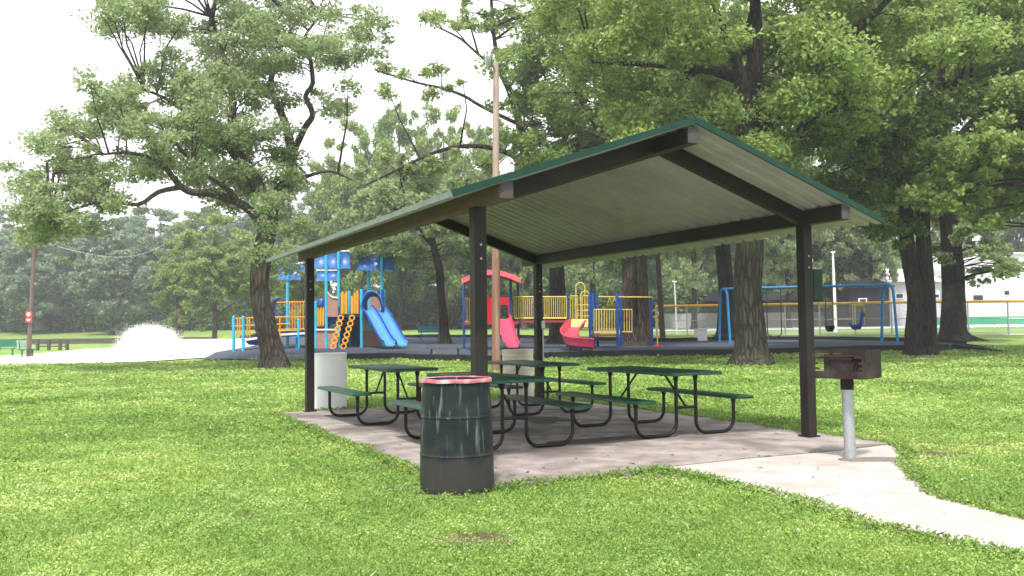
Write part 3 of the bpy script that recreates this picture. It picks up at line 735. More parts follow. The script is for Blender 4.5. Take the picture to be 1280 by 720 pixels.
# --- the spreading tree on the left
def tree_left():
    b = G(346, 461); D = b.y; r = np.random.default_rng(11)
    T = pxlimb([(347, 463, 17, 0), (342, 445, 14.5, 0), (336, 420, 13, 0), (328, 390, 12.5, 0), (324, 355, 12, 0), (328, 320, 11.5, 0), (334, 288, 11.5, 0), (336, 265, 12, 0)], D)
    T[0] = (Vector((b.x, b.y, b.z-.1)), T[0][1])
    A = pxlimb([(336, 268, 9, 0), (320, 228, 8.5, -.3), (296, 192, 8, -.8), (275, 166, 6.5, -1), (258, 152, 4.5, -1.2), (232, 139, 3, -1.4), (205, 122, 2, -1.6), (180, 112, 1.4, -1.8)], D)
    A2 = pxlimb([(288, 178, 6, -.8), (291, 130, 4.5, -.5), (285, 90, 3.2, -.1), (275, 55, 2, .3), (262, 20, 1.4, .5)], D)
    B = pxlimb([(338, 266, 9, 0), (351, 238, 8, .4), (364, 216, 7.5, .6), (364, 190, 6, .8), (358, 160, 5.2, 1), (345, 125, 4.5, 1.2), (338, 104, 3.8, 1.3), (347, 72, 3, 1.5), (354, 50, 2.6, 1.5), (374, 25, 1.8, 1.6), (392, 5, 1.2, 1.8)], D)
    B2 = pxlimb([(366, 190, 4.5, .8), (381, 160, 4, .2), (391, 143, 3.8, 0), (382, 120, 3.2, -.1), (391, 104, 3, -.2), (387, 70, 2.6, -.3), (380, 48, 2, -.2), (400, 20, 1.2, -.4)], D)
    C = pxlimb([(332, 290, 6.5, 0), (316, 266, 6, -.6), (295, 252, 5.5, -1.2), (265, 242, 5, -1.8), (240, 240, 4.6, -2.2), (225, 232, 4, -2.5), (206, 210, 3.2, -2.8), (184, 196, 2.6, -3), (158, 191, 2, -3.2), (128, 193, 1.4, -3.4)], D)
    C2 = pxlimb([(226, 234, 3.4, -2.5), (198, 240, 3, -2.6), (172, 256, 2.6, -2.8), (132, 250, 2, -3), (92, 262, 1.6, -3.3), (62, 270, 1, -3.4)], D)
    E_ = pxlimb([(300, 255, 4, -1), (282, 235, 3.2, -2), (262, 222, 2.2, -3), (240, 205, 1.4, -3.6)], D)
    Dd = pxlimb([(362, 228, 3.2, .6), (385, 220, 2.4, 0), (412, 214, 1.6, -.8), (440, 225, 1, -1.2)], D)
    U = pxlimb([(345, 125, 3, 1.2), (320, 112, 2.4, 2), (300, 100, 1.6, 2.6)], D)
    cl = []
    # (px, py, rx, ry, count)
    reg = [(70, 205, 62, 50, 26), (45, 262, 38, 45, 18), (110, 268, 60, 28, 17), (150, 215, 70, 40, 15), (120, 130, 62, 42, 22), (200, 130, 70, 45, 26), (165, 25, 38, 32, 14),
           (270, 60, 70, 55, 36), (350, 45, 70, 50, 32), (430, 45, 52, 42, 18), (415, 100, 36, 45, 7), (300, 135, 70, 45, 24), (235, 190, 62, 40, 15), (330, 205, 62, 38, 16), (300, 235, 45, 24, 12), (355, 268, 40, 24, 9), (280, -30, 140, 45, 38), (330, 330, 28, 24, 4), (255, 165, 55, 60, 14)]
    for (cx, cy, rx, ry, n) in reg:
        for _ in range(n):
            a = r.random()*6.283; q = math.sqrt(r.random()); p = P3(cx+rx*q*math.cos(a), cy+ry*q*math.sin(a), D+r.normal()*1.9-(.0 if cx > 250 else 1.6))
            cl.append((*p, .50+.66*r.random()))
    make_tree('spreading_tree', 'spreading tree with a leaning trunk and crooked limbs left of the shelter', 'tree', b, [T, A, A2, B, B2, C, C2, E_, Dd, U], np.array(cl), .095, 430, M['leaf_b'], M['bark_grey'], seed=3, twig=.45, flatten=.6)
tree_left()

def canopy_tree(name, label, px, py, rpx, leanx, zc, rad, n, leafm, barkm, leaf, nper, seed, d=None, trunks=1, extra=None, off=(0, 0), rm=(.8, 1.5), hollow=.5, pxc=(), rbase=1.45, cut=None, height_fork=.62):
    b = G(px, py) if d is None else None
    if d is not None:
        q = P3(px, 400, d); b = Vector((q.x, d, tz(q.x, d)))
    D = b.y; r = np.random.default_rng(seed); rd = random.Random(seed); rw = rpx*D/F
    zf = zc-rad[2]*height_fork; limbs = []
    c = (b.x+off[0], b.y+off[1], zc)
    for k in range(trunks):
        ox = (k-(trunks-1)/2)*rw*1.02; rr = rw if trunks == 1 else rw*.56
        top_ = Vector((b.x+leanx*(zf-b.z)+ox*1.1, b.y, zf))
        pts = [(Vector((b.x+ox, b.y, b.z-.1)), rr*rbase), (Vector((b.x+ox, b.y, b.z+.25)), rr*1.22), (Vector((b.x+ox+leanx*.8, b.y, b.z+.9)), rr*1.06)]
        for q in (.3, .55, .8): p = pts[1][0].lerp(top_, q); p.x += rd.uniform(-.12, .12); pts.append((p, rr*(1.0-.15*q)))
        pts.append((top_, rr*.82)); limbs.append(pts)
        top2 = Vector((c[0]+rd.uniform(-1, 1)+ox*2, c[1]+rd.uniform(-1, 1), zc+rad[2]*.55))
        limbs.append([(top_-Vector((0, 0, .1)), rr*.8), (top_.lerp(top2, .35)+Vector((rd.uniform(-.4, .4), 0, 0)), rr*.6), (top_.lerp(top2, .7)+Vector((rd.uniform(-.5, .5), 0, 0)), rr*.38), (top2, rr*.12)])
        for j in range(5 if trunks == 1 else 3):
            a = rd.random()*6.283; q = .15+.7*rd.random(); s = (limbs[-1-j][0][0] if False else top_.lerp(top2, q*.6)) ; e = Vector((c[0]+math.cos(a)*rad[0]*.75, c[1]+math.sin(a)*rad[1]*.75, zc+rd.uniform(-.35, .5)*rad[2]))
            m_ = s.lerp(e, .5)+Vector((0, 0, rd.uniform(.2, .9)))
            limbs.append([(s, rr*.42), (s.lerp(m_, .5)+Vector((0, 0, .1)), rr*.34), (m_, rr*.25), (m_.lerp(e, .6), rr*.16), (e, rr*.05)])
    # order: first limb must be the trunk
    if extra: limbs += [pxlimb(l, D) for l in extra]
    cl = ell_clumps(c, rad, n, rm[0], rm[1], r, hollow, seed, cut)
    add = []
    for (cx, cy, rx, ry, k_, dd) in pxc:
        for _ in range(k_):
            a = r.random()*6.283; q = math.sqrt(r.random()); add.append((*P3(cx+rx*q*math.cos(a), cy+ry*q*math.sin(a), D+dd+r.normal()*.9), .4+.5*r.random()))
    if add: cl = np.concatenate([cl, np.array(add)])
    return make_tree(name, label, 'tree', b, limbs, cl, leaf, nper, leafm, barkm, seed=seed, twig=.42)

def build_canopy():
    canopy_tree('maple_tree', 'thick mossy trunked maple in front of the swing set, right behind the shelter roof', 939, 458, 18, .01, 10.6, (6.6, 5.5, 5.2), 235, M['leaf_c'], M['bark_moss'], .115, 420, 21,
                extra=[[(936, 240, 12, 0), (934, 150, 9, -1), (926, 95, 7, -1.5), (908, 45, 5, -2), (890, 0, 3, -2)], [(936, 200, 9, 0), (985, 120, 7, -1), (1035, 68, 6, -2), (1075, 35, 5, -2.4), (1120, -10, 3.5, -3)], [(990, 175, 6, -.5), (1020, 145, 4.5, -1.5), (1060, 135, 3.5, -2.5), (1105, 145, 2, -3)]])
    canopy_tree('double_trunk_tree', 'dark tree with two joined trunks at the right end of the playground border', 1152, 445, 17.5, 0, 10.8, (6.4, 5.5, 6.2), 210, M['leaf_a'], M['bark_dark'], .14, 280, 22, trunks=2, pxc=[(1095, 250, 55, 40, 26, -2), (1130, 292, 36, 18, 12, -1), (1080, 180, 60, 30, 22, -3)])
    canopy_tree('flared_tree', 'dark straight trunk with a flared root base, standing near the fence on the right', 1192, 425, 14, -.005, 13.2, (7.6, 6, 8.4), 210, M['leaf_b'], M['bark_dark'], .165, 210, 23, rbase=1.9, pxc=[(1238, 322, 46, 14, 16, -3), (1222, 345, 16, 9, 5, -2), (1262, 335, 20, 9, 5, -3), (1160, 320, 26, 14, 7, 0), (1230, 290, 50, 22, 22, -3)], cut=lambda P: P[2] > 6.3 or P[0] < 22)
    canopy_tree('ridged_tree', 'wide ridged grey trunk rising inside the red and yellow playground', 795, 434, 16.5, 0, 11.6, (7.0, 5.5, 6.8), 230, M['leaf_a'], M['bark_grey'], .15, 240, 24, trunks=2)
    # light sparse tree behind the wooden light pole, with the long arching bare limb
    b = G(697, 431); D = b.y; r = np.random.default_rng(25)
    T = pxlimb([(697, 432, 13, 0), (697, 420, 11, 0), (696, 390, 10, 0), (696, 340, 9.5, 0), (690, 290, 8.5, 0), (676, 240, 7.5, 0), (660, 205, 6.5, 0), (650, 160, 5, 0), (640, 120, 4.5, 0), (626, 88, 3.5, 0), (618, 50, 2.6, 0), (614, 0, 2, 0), (612, -50, 1, 0)], D)
    T[0] = (Vector((b.x, b.y, b.z-.1)), T[0][1])
    l1 = pxlimb([(662, 212, 4.5, 0), (640, 194, 3.6, -.6), (610, 184, 3, -1), (575, 183, 2.6, -1.2), (545, 190, 2.2, -1.4), (515, 203, 1.8, -1.6), (485, 218, 1.4, -1.8), (455, 232, .9, -2)], D)
    l2 = pxlimb([(648, 155, 2.6, 0), (602, 133, 2.2, .2), (580, 120, 2, .3), (552, 110, 1.6, .4), (520, 103, 1.4, .6), (470, 88, 1, .8)], D)
    l3 = pxlimb([(628, 92, 2, 0), (598, 68, 1.7, .3), (575, 48, 1.4, .4), (545, 33, 1, .5)], D)
    l4 = pxlimb([(598, 68, 1.5, .3), (590, 40, 1.2, .3), (578, 5, .9, .3)], D)
    l5 = pxlimb([(676, 245, 5, 0), (700, 190, 4, 1), (720, 130, 3, 1.5), (735, 70, 2, 2), (745, 10, 1.2, 2)], D)
    cl = []
    for (cx, cy, rx, ry, n) in [(620, 15, 50, 26, 12), (560, 20, 40, 20, 4), (480, 100, 30, 20, 5), (545, 100, 40, 24, 5), (650, 70, 20, 20, 4), (700, 100, 55, 70, 40), (710, 200, 50, 60, 34), (660, 160, 28, 50, 12), (735, 30, 50, 40, 24), (540, 205, 60, 18, 9), (680, -20, 80, 30, 24), (520, 230, 30, 20, 4), (660, 250, 50, 40, 16)]:
        for _ in range(n):
            a = r.random()*6.283; q = math.sqrt(r.random()); p = P3(cx+rx*q*math.cos(a), cy+ry*q*math.sin(a), D+r.normal()*1.8); cl.append((*p, .4+.7*r.random()))
    make_tree('sparse_tree', 'thin-crowned tree behind the light pole with one long bare arching branch', 'tree', b, [T, l1, l2, l3, l4, l5], np.array(cl), .15, 260, M['leaf_c'], M['bark_dark'], seed=25, twig=1.0)
    canopy_tree('dark_trunk_tree', 'dark slim trunk just behind the left end of the blue swing set', 908, 425, 10, 0, 13.5, (6.8, 5, 7), 120, M['leaf_a'], M['bark_dark'], .20, 150, 26, rm=(1, 1.7))
    # leaning tree behind the blue bench
    canopy_tree('leaning_tree', 'dark slender tree leaning left beside the blue bench beyond the playground', 557, 432, 5.5, -.10, 7.3, (4.4, 4, 3.2), 62, M['leaf_b'], M['bark_dark'], .18, 170, 27, off=(-1.6, 0), rm=(.8, 1.4))
    # trees that stand outside the frame and reach in
    canopy_tree('edge_maple', 'bright maple foliage hanging in at the right edge of the picture', 1400, 430, 14, 0, 9.2, (6.0, 5.5, 5.0), 190, M['leaf_c'], M['bark_dark'], .14, 270, 28, pxc=[(1225, 200, 60, 45, 34, -2), (1180, 235, 45, 30, 18, -1), (1250, 262, 40, 22, 14, -1), (1260, 120, 30, 40, 14, 0)], d=31)
build_canopy()

# --- background trees: a few kinds copied along the wood's edge
def proto(kind, seed, lm, bm, shape):
    """a 15 m tree at the origin"""
    r = np.random.default_rng(seed); rd = random.Random(seed)
    Hh = 15.0; base = Vector((0, 0, 0)); rad, zc = shape
    limbs = [[(Vector((0, 0, -.3)), .42), (Vector((0, 0, .8)), .30), (Vector((.1, 0, 3)), .26), (Vector((-.1, .1, 6)), .22), (Vector((.1, 0, 9)), .15), (Vector((0, 0, 13)), .05)]]
    for j in range(7):
        a = j*2.4+rd.random(); z = 3+j*1.1; e = Vector((math.cos(a)*rad[0]*.7, math.sin(a)*rad[1]*.7, z+2.2)); s = Vector((0, 0, z))
        limbs.append([(s, .11), (s.lerp(e, .5)+Vector((0, 0, .3)), .07), (e, .02)])
    cl = ell_clumps((0, 0, zc), rad, 190, .8, 1.6, r, .25, seed)
    o = make_tree(kind, 'x', 'tree', base, limbs, cl, .24, 105, lm, bm, seed=seed, twig=.2)
    return o
PR = {}
def bgtrees():
    P = [proto('round_tree', 41, M['leaf_c'], M['bark_grey'], ((5.0, 5.0, 6.2), 8.6)), proto('tall_tree', 42, M['leaf_a'], M['bark_grey'], ((4.4, 4.4, 7.0), 8.0)),
         proto('wood_edge_tree', 43, M['leaf_d'], M['bark_dark'], ((5.2, 5.2, 6.9), 7.6)), proto('lakeside_tree', 44, M['leaf_e'], M['bark_grey'], ((5.2, 5.2, 6.9), 7.9)), proto('field_tree', 45, M['leaf_b'], M['bark_dark'], ((5.4, 5.4, 6.4), 8.4))]
    used = [False]*5
    ords = ['first', 'second', 'third', 'fourth', 'fifth', 'sixth', 'seventh', 'eighth', 'ninth', 'tenth', 'eleventh', 'twelfth', 'thirteenth', 'fourteenth']
    def put(k, px, d, toppy, wpx, label, group):
        q = P3(px, 400, d); z0 = tz(q.x, d); zt_ = P3(px, toppy, d).z
        hz = (zt_-z0)/15.2; wx = wpx*d/F/10.4
        if used[k]: o = copy_tree(P[k], Vector((q.x, d, z0)), None, label)
        else: o = P[k]; o.location = Vector((q.x, d, z0)); o['label'] = label; used[k] = True
        o.scale = (wx, wx, hz); o.rotation_euler = (0, 0, random.random()*6.28); o['group'] = group
    # across the lake, far left
    g = 'blue-green trees across the lake'
    row = [(-70, 128, 236, 110), (-15, 135, 262, 100), (38, 126, 268, 92), (88, 138, 262, 100), (140, 122, 258, 104), (192, 136, 262, 95), (245, 142, 250, 110), (300, 138, 240, 110), (355, 140, 225, 115)]
    for i, (px, d, tp, w_) in enumerate(row): put(3 if i % 3 else 1, px, d, tp, w_, 'hazy blue-green tree on the bank across the lake, %s from the left' % ords[i], g)
    g = 'dark trees forming the wood behind the park'
    row = [(10, 165, 255, 130), (75, 170, 262, 130), (130, 160, 268, 130), (200, 168, 255, 130), (270, 170, 262, 130), (335, 165, 240, 130), (400, 150, 235, 120), (462, 128, 240, 110), (515, 120, 250, 105), (575, 122, 245, 105), (640, 118, 240, 105), (700, 116, 235, 110)]
    for i, (px, d, tp, w_) in enumerate(row): put(2, px, d, tp, w_, 'dark green tree at the edge of the wood, %s from the left' % ords[i], g)
    g = 'tall light green trees behind the playground'
    row = [(410, 105, 190, 110), (452, 98, 135, 115), (500, 108, 112, 118), (556, 100, 122, 112), (606, 106, 132, 110), (655, 98, 150, 112)]
    for i, (px, d, tp, w_) in enumerate(row): put((1, 0, 1, 0, 1, 0)[i], px, d, tp, w_, 'tall light green tree rising behind the playground, %s from the left' % ords[i], g)
    g = 'yellow-green trees left of the playground'
    for i, (px, d, tp, w_) in enumerate([(222, 92, 292, 70), (268, 84, 262, 110), (322, 90, 268, 90), (378, 84, 300, 80)]): put(0, px, d, tp, w_, 'bushy yellow-green tree behind the white paving, %s from the left' % ords[i], g)
    g = 'dark trees forming the wood behind the park'
    row = [(600, 134, 262, 120), (655, 140, 240, 125), (712, 136, 245, 125), (770, 130, 235, 125), (828, 138, 240, 125), (885, 132, 235, 125), (940, 138, 240, 125), (996, 132, 235, 125), (1050, 138, 240, 125), (1098, 130, 260, 90)]
    for i, (px, d, tp, w_) in enumerate(row): put(2, px, d, tp, w_, 'dark wood tree right of the light pole, %s from the left' % ords[i], g)
    g = 'trees beyond the ball field fence'
    row = [(742, 84, 120, 130), (800, 92, 90, 130), (868, 82, 120, 125), (930, 90, 90, 130), (985, 84, 140, 120), (1040, 92, 150, 120), (1090, 88, 190, 105)]
    for i, (px, d, tp, w_) in enumerate(row): put((4, 2, 4, 2)[i % 4], px, d, tp, w_, 'dense tree standing beyond the fence behind the swings, %s from the left' % ords[i], g)
    g = 'tall trees on the right skyline'
    row = [(1130, 120, 130, 150), (1215, 128, 110, 150), (1300, 125, 120, 150)]
    for i, (px, d, tp, w_) in enumerate(row):
        put(4, px, d, tp, w_, 'tall tree behind the pale buildings on the right, %s from the left' % ords[i], g)
bgtrees()
# low brush at the foot of the wood
def brush():
    r = np.random.default_rng(5); C = []
    for _ in range(3600):
        px = r.uniform(-60, 1120); d = r.uniform(112, 124) if px > 430 else r.uniform(130, 150)
        if px > 720: d = r.uniform(104, 118)
        q = P3(px, 400, d); z = tz(q.x, d); rr = .9+1.1*r.random()
        p = r.normal(size=(34, 3)); p /= np.linalg.norm(p, axis=1)[:, None]; p *= (r.random(34)**.4)[:, None]*rr; C.append(p+np.array([q.x, d, z+rr*.6+4.2*r.random()**1.6]))
    C = np.concatenate(C); V = rhombi(C, .55*(.6+.8*r.random(len(C))), .4, nz=.3, r=r)
    tag(fast_mesh('undergrowth', V, 4, M['leaf_d'], rnd=r.random(len(C))), 'dark brush massed at the foot of the wood', 'undergrowth', kind='stuff')
brush()

# ------------------------------------------------------------------ playground border and surface
near = [(250, 452), (330, 454), (430, 451), (504, 450), (520, 452), (580, 452.5), (600, 455), (690, 449), (760, 447), (860, 446), (940, 445), (1000, 443), (1070, 440.5), (1140, 440), (1185, 438.5)]
far_ = [(1207, 434), (1190, 431), (1130, 429), (1040, 427), (960, 427), (880, 428), (840, 429.5), (720, 427), (620, 424), (520, 424), (400, 423), (300, 424)]
NP = [G(*p) for p in near]; FP = [G(*p) for p in far_]
def play_floor():
    poly = NP+FP; rows = 26; V = []; Fc = []
    # strip mesh between near and far borders so that it follows the slope
    def samp(L_, k): 
        x = k*(len(L_)-1); i = min(int(x), len(L_)-2); return L_[i].lerp(L_[i+1], x-i)
    FR = FP[::-1]; n = 60
    for i in range(n+1):
        a = samp(NP, i/n); b = samp(FR, i/n)
        for j in range(9):
            p = a.lerp(b, j/8); V.append((p.x, p.y, tz(p.x, p.y)+.10))
    Fc = [(i*9+j, (i+1)*9+j, (i+1)*9+j+1, i*9+j+1) for i in range(n) for j in range(8)]
    o = mesh_obj('playground_surface', V, Fc, M['mulch']); tag(o, 'blue-grey loose playground surfacing', 'ground', kind='structure')
play_floor()
def border():
    segs = []
    for L_ in (NP[2:], FP):
        for a, b in zip(L_, L_[1:]):
            n = max(1, round((b-a).length/2.2))
            for i in range(n): segs.append((a.lerp(b, i/n), a.lerp(b, (i+1)/n), L_ is FP))
    root = empty('playground_border', NP[6], 'black plastic timber border running round the playground surfacing', 'border')
    for a, b, isfar in segs:
        d = (b-a).normalized()
        a2 = a+d*.012; b2 = b-d*.012
        m = MB().beam(Vector((a2.x, a2.y, tz(a.x, a.y)+.13)), Vector((b2.x, b2.y, tz(b.x, b.y)+.13)), .11, .30)
        m.build('border_timber', M['curb'], root, bevel=.012)
border()
def fallen_ramp():
    a = G(1192, 438); b = G(1258, 441.5); c = G(1186, 434); d = G(1240, 437)
    r = empty('access_ramp', a, 'long black plastic access ramp sloping down to the grass right of the playground', 'ramp')
    MB().beam(a+Vector((0, 0, .22)), b+Vector((0, 0, .04)), .08, .10).build('side_rail', M['curb'], r)
    MB().beam(c+Vector((0, 0, .22)), d+Vector((0, 0, .04)), .08, .10).build('side_rail', M['curb'], r)
    m = MB().sheet([[a+Vector((0, 0, .18)), b+Vector((0, 0, .02))], [c+Vector((0, 0, .18)), d+Vector((0, 0, .02))]], .02, (0, 0, 1)); m.build('ramp_board', M['mulch'], r)
fallen_ramp()
for i, (px, py, ra, rb) in enumerate([(938, 457, 1.3, .9), (880, 450, 1.6, .5), (1000, 448.5, 1.5, .5), (347, 461, 1.1, .8), (1152, 444.5, 1.1, .8)]):
    g = G(px, py); V = []; n = 40
    for k in range(n):
        a = 2*math.pi*k/n; rr = 1+.5*mnoise.noise(Vector((math.cos(a)*2, math.sin(a)*2, 20+i*3))); x, y = g.x+ra*rr*math.cos(a), g.y+rb*rr*math.sin(a); V.append((x, y, tz(x, y)+.03))
    V.append((g.x, g.y, tz(g.x, g.y)+.035)); o = mesh_obj('soil', V, [(k, (k+1) % n, n) for k in range(n)], M['soil']); tag(o, 'worn brown soil near a tree foot and the playground border', 'soil', kind='structure')

# ------------------------------------------------------------------ swing set
def swings():
    Ds = G(912, 431).y
    bl = G(906, 431); br = G(1112, 431.5)
    r = empty('swing_set', bl, 'long blue metal swing set with arched end frames inside the playground', 'swing set')
    ax = (br-bl); ax.z = 0; X = ax.normalized(); Y = Vector((-X.y, X.x, 0)); YN = (Y*.87-X*.49); H_ = P3(906, 361, bl.y).z
    for c in (bl, br):
        g = tz(c.x, c.y)+.08; hw = .62; rr = .42; top = H_
        pts = [c+YN*-hw+Vector((0, 0, g-c.z)), ]
        pts = [Vector((c.x, c.y, 0))+YN*-hw+Vector((0, 0, g)), Vector((c.x, c.y, 0))+YN*-rr+Vector((0, 0, top-rr))]
        pts += [Vector((c.x, c.y, top-rr))+YN*(-rr*math.cos(a))+Vector((0, 0, rr*math.sin(a))) for a in [math.pi*k/10 for k in range(1, 10)]]
        pts += [Vector((c.x, c.y, 0))+YN*rr+Vector((0, 0, top-rr)), Vector((c.x, c.y, 0))+YN*hw+Vector((0, 0, g))]
        MB().tube(pts, .062, 12).build('end_frame', M['swing_blue'], r, True)
    bb = MB().tube([Vector((bl.x, bl.y, H_+.0)), Vector((br.x, br.y, H_+.0))], .058, 12).build('top_beam', M['swing_blue'], r, True)
    k = MB()
    for q in (.14, .22, .3, .37, .47, .66, .8): p = Vector((bl.x, bl.y, H_)).lerp(Vector((br.x, br.y, H_)), q); k.tube([p-X*.05, p+X*.05], .075, 10)
    k.sub('clamp', M['swing_blue'], bb)
    def at(px): 
        t = (px-906)/(1112-906); p = bl.lerp(br, t); return Vector((p.x, p.y, 0))
    def pz(px, py): return P3(px, py, at(px).y).z
    pitch = None
    # belt swing
    p1, p2 = at(962), at(980)
    s = empty('belt_swing', Vector((p1.x, p1.y, pz(970, 421))), 'black belt swing hanging between the mossy maple and the right front post', 'swing')
    MB().tube([p1+Vector((0, 0, H_-.06)), Vector((p1.x, p1.y, pz(962, 418)))], .028, 6).build('chain', M['rope'], s)
    MB().tube([p2+Vector((0, 0, H_-.06)), Vector((p2.x, p2.y, pz(980, 418)))], .028, 6).build('chain', M['rope'], s)
    z = pz(970, 418); rows = []
    for i in range(9):
        q = i/8; pp = p1.lerp(p2, q); zz = z-.16*math.sin(math.pi*q)
        rows.append([Vector((pp.x, pp.y, zz))-Y*.07, Vector((pp.x, pp.y, zz))+Y*.07])
    MB().sheet(rows, .045, (0, 0, 1)).build('belt_seat', M['blackpipe'], s)
    # toddler bucket
    p1, p2 = at(1036), at(1045)
    s = empty('bucket_swing', Vector((p1.x, p1.y, pz(1040, 414))), 'black toddler bucket swing right of the shelter post', 'swing')
    zt_ = pz(1040, 407); zb = pz(1040, 414.5); c = (p1+p2)/2
    for p in (p1, p2): MB().tube([p+Vector((0, 0, H_-.06)), Vector((p.x, p.y, zt_))], .024, 6).build('chain', M['rope'], s)
    m = MB(); m.lathe([(.21, zt_), (.235, zt_-.03), (.21, (zt_+zb)/2), (.13, zb), (.11, zb), (.19, (zt_+zb)/2), (.20, zt_)], c, 14); m.build('bucket_seat', M['blackpipe'], s, True)
    # adaptive seat
    p1, p2 = at(1069), at(1083); c = (p1+p2)/2; zt_ = pz(1076, 395); zb = pz(1076, 412.5)
    s = empty('high_back_swing', Vector((c.x, c.y, zb)), 'blue high backed swing seat hung on yellow straps', 'swing')
    for p in (p1, p2):
        MB().tube([p+Vector((0, 0, H_-.06)), Vector((p.x, p.y, pz(1076, 384)))], .014, 6).build('chain', M['rope'], s)
        MB().beam(Vector((p.x, p.y, pz(1076, 378))), Vector((p.x, p.y, zb+.25)), .05, .02, Y).build('strap', M['yellow'], s)
    MB().box(Vector((c.x, c.y, pz(1076, 381))), (.55, .05, .10), math.atan2(X.y, X.x)).build('spreader', M['yellow'], s)
    prof = [(-.34, zb+.22), (-.36, zb+.10), (-.22, zb+.0), (.05, zb+.03), (.13, zb+.16), (.18, zt_-.1), (.27, zt_+.02)]
    rows = [[Vector((c.x, c.y, 0))+X*x+Y*y+Vector((0, 0, z)) for y in (-.2, -.14, .14, .2)] for x, z in prof]
    for rw_ in rows: rw_[0] = rw_[0]+Vector((0, 0, .07)); rw_[3] = rw_[3]+Vector((0, 0, .07))
    MB().sheet(rows, .20, (-.35, 0, .6)).build('seat_shell', M['royal'], s, True, bevel=.01)
swings()

# ------------------------------------------------------------------ play structures
def ring(mb, c, r, tr, nrm, n=14):
    nrm = Vector(nrm).normalized(); x = nrm.cross(Vector((0, 0, 1))).normalized() if abs(nrm.z) < .9 else Vector((1, 0, 0)); y = nrm.cross(x)
    pts = [c+x*r*math.cos(2*math.pi*k/n)+y*r*math.sin(2*math.pi*k/n) for k in range(n+1)]
    mb.tube(pts, tr, 6, cap=False)
def play_left():
    D0 = G(465, 437).y; D1 = D0+2.3; Dm = (D0+D1)/2
    f = lambda px, py, d=D0: P3(px, py, d)
    gz = lambda px, d: (lambda q: tz(q.x, d)+.06)(P3(px, 420, d))
    root = empty('play_structure', Vector((f(465, 420).x, D0, gz(465, D0))), 'aqua and yellow play structure with blue sail roofs and a double blue slide', 'play structure')
    def post(px, top, d, m='aqua', r=.075):
        b = f(px, 420, d); return MB().tube([Vector((b.x, d, gz(px, d))), Vector((b.x, d, f(px, top, d).z))], r, 12).tube([Vector((b.x, d, f(px, top, d).z)), Vector((b.x, d, f(px, top, d).z+.05))], [r*1.1, r*.6], 12).build('post', M[m], root, True)
    for px, top, d in ((292, 396, D0+.6), (304, 396, D0-.2), (394.5, 378, D0), (408, 320, D0), (423.5, 314, D0+.3), (452, 363, D0), (461.5, 313, D1), (477.5, 311, D1-.6), (480, 364, D0+.4), (437, 365, D1), (359.5, 331, D0+.7), (373, 400, D0)):
        post(px, top, d)
    # sails
    def sail(x0, x1, y0, y1, d, n=3):
        w_ = (x1-x0)/n
        for k in range(n):
            rows = []
            for i in range(9):
                q = i/8; row = []
                for j in range(9):
                    s = j/8; px = x0+w_*(k+s*.95+.025)+(k+s-n/2)*1.3*q**2
                    row.append(f(px, y0+(y1-y0)*q-1.2*math.sin(math.pi*s)*q**2, d+.30-.40*q**2.6-.06*math.sin(math.pi*s)))
                rows.append(row)
            MB().sheet(rows, .03, (0, 1, 0)).build('sail_panel', M['sail'], root, True)
        MB().tube([f(x0-.5, y0, d+.25), f(x1+.5, y0, d+.25)], .035, 8).build('sail_rail', M['slide_white'], root)
    sail(448, 492, 317, 338.5, D1-.6); sail(393.5, 437, 314, 336.5, D0+.3); sail(396, 422, 338, 352, D1, 2); sail(347, 375, 330, 350.5, D0+.7, 2); sail(373, 381, 329, 340, D1+.6, 1)
    # decks
    def deck(x0, x1, py, d0, d1, m='deck_dk'):
        MB().prism([tuple(f(x0, py, d0).xy), tuple(f(x1, py, d0).xy), (f(x1, py, d0).x, d1), (f(x0, py, d0).x, d1)], f(x0, py, d0).z-.12, f(x0, py, d0).z).build('deck', M[m], root)
    deck(452, 480, 393, D0, D1); deck(409, 451.5, 393.5, D0+.02, D1); deck(394, 408.5, 402, D0+.02, D1); deck(345, 393.5, 414, D0+.05, D1)
    # hood over the slide
    c = (f(453.5, 385), f(479, 385)); mid = (c[0]+c[1])/2; Rr = (c[1]-c[0]).length/2; rows = []
    for dd in (-.45, .1):
        rows.append([Vector((mid.x-math.cos(a)*Rr*1.0, D0+dd, f(466, 383).z+math.sin(a)*Rr*1.45+(0 if dd < 0 else -.05))) for a in [math.pi*k/14 for k in range(15)]])
    MB().sheet(rows, .06, (0, 0, 1)).build('slide_hood', M['slide_blue'], root, True)
    z0_, z1_ = f(466, 392).z, f(466, 362).z
    for x0, x1 in ((452.5, 457.5), (476, 480)):
        MB().prism([(f(x0, 380).x, D0+.1), (f(x1, 380).x, D0+.1), (f(x1, 380).x, D0+.16), (f(x0, 380).x, D0+.16)], z0_, z1_).build('hood_panel', M['royal'], root)
    mt = MB(); rows = [[Vector((mid.x-math.cos(a)*Rr*k_, D0+.13, f(466, 383).z+math.sin(a)*Rr*1.4*k_)) for a in [math.pi*k/12 for k in range(13)]] for k_ in (.72, .98)]
    mt.sheet(rows, .04, (0, 1, 0)).build('hood_panel', M['royal'], root)
    bx = f(470, 380, D1); MB().box(Vector((bx.x, D1-.1, (f(466, 391, D1).z+f(466, 371, D1).z)/2)), (.62, .05, .78)).build('back_panel', M['beige_panel'], root)
    # double slide
    a0 = f(465, 388, D0-.02); a1 = f(495, 434.5, D0-1.9)
    nseg = 16; off = 0
    dirx = Vector((a1.x-a0.x, a1.y-a0.y, 0)); dl = dirx.length; ux = dirx.normalized(); vx = Vector((-ux.y, ux.x, 0))
    if vx.x < 0: vx = -vx
    zfl = gz(495, D0-1.9)
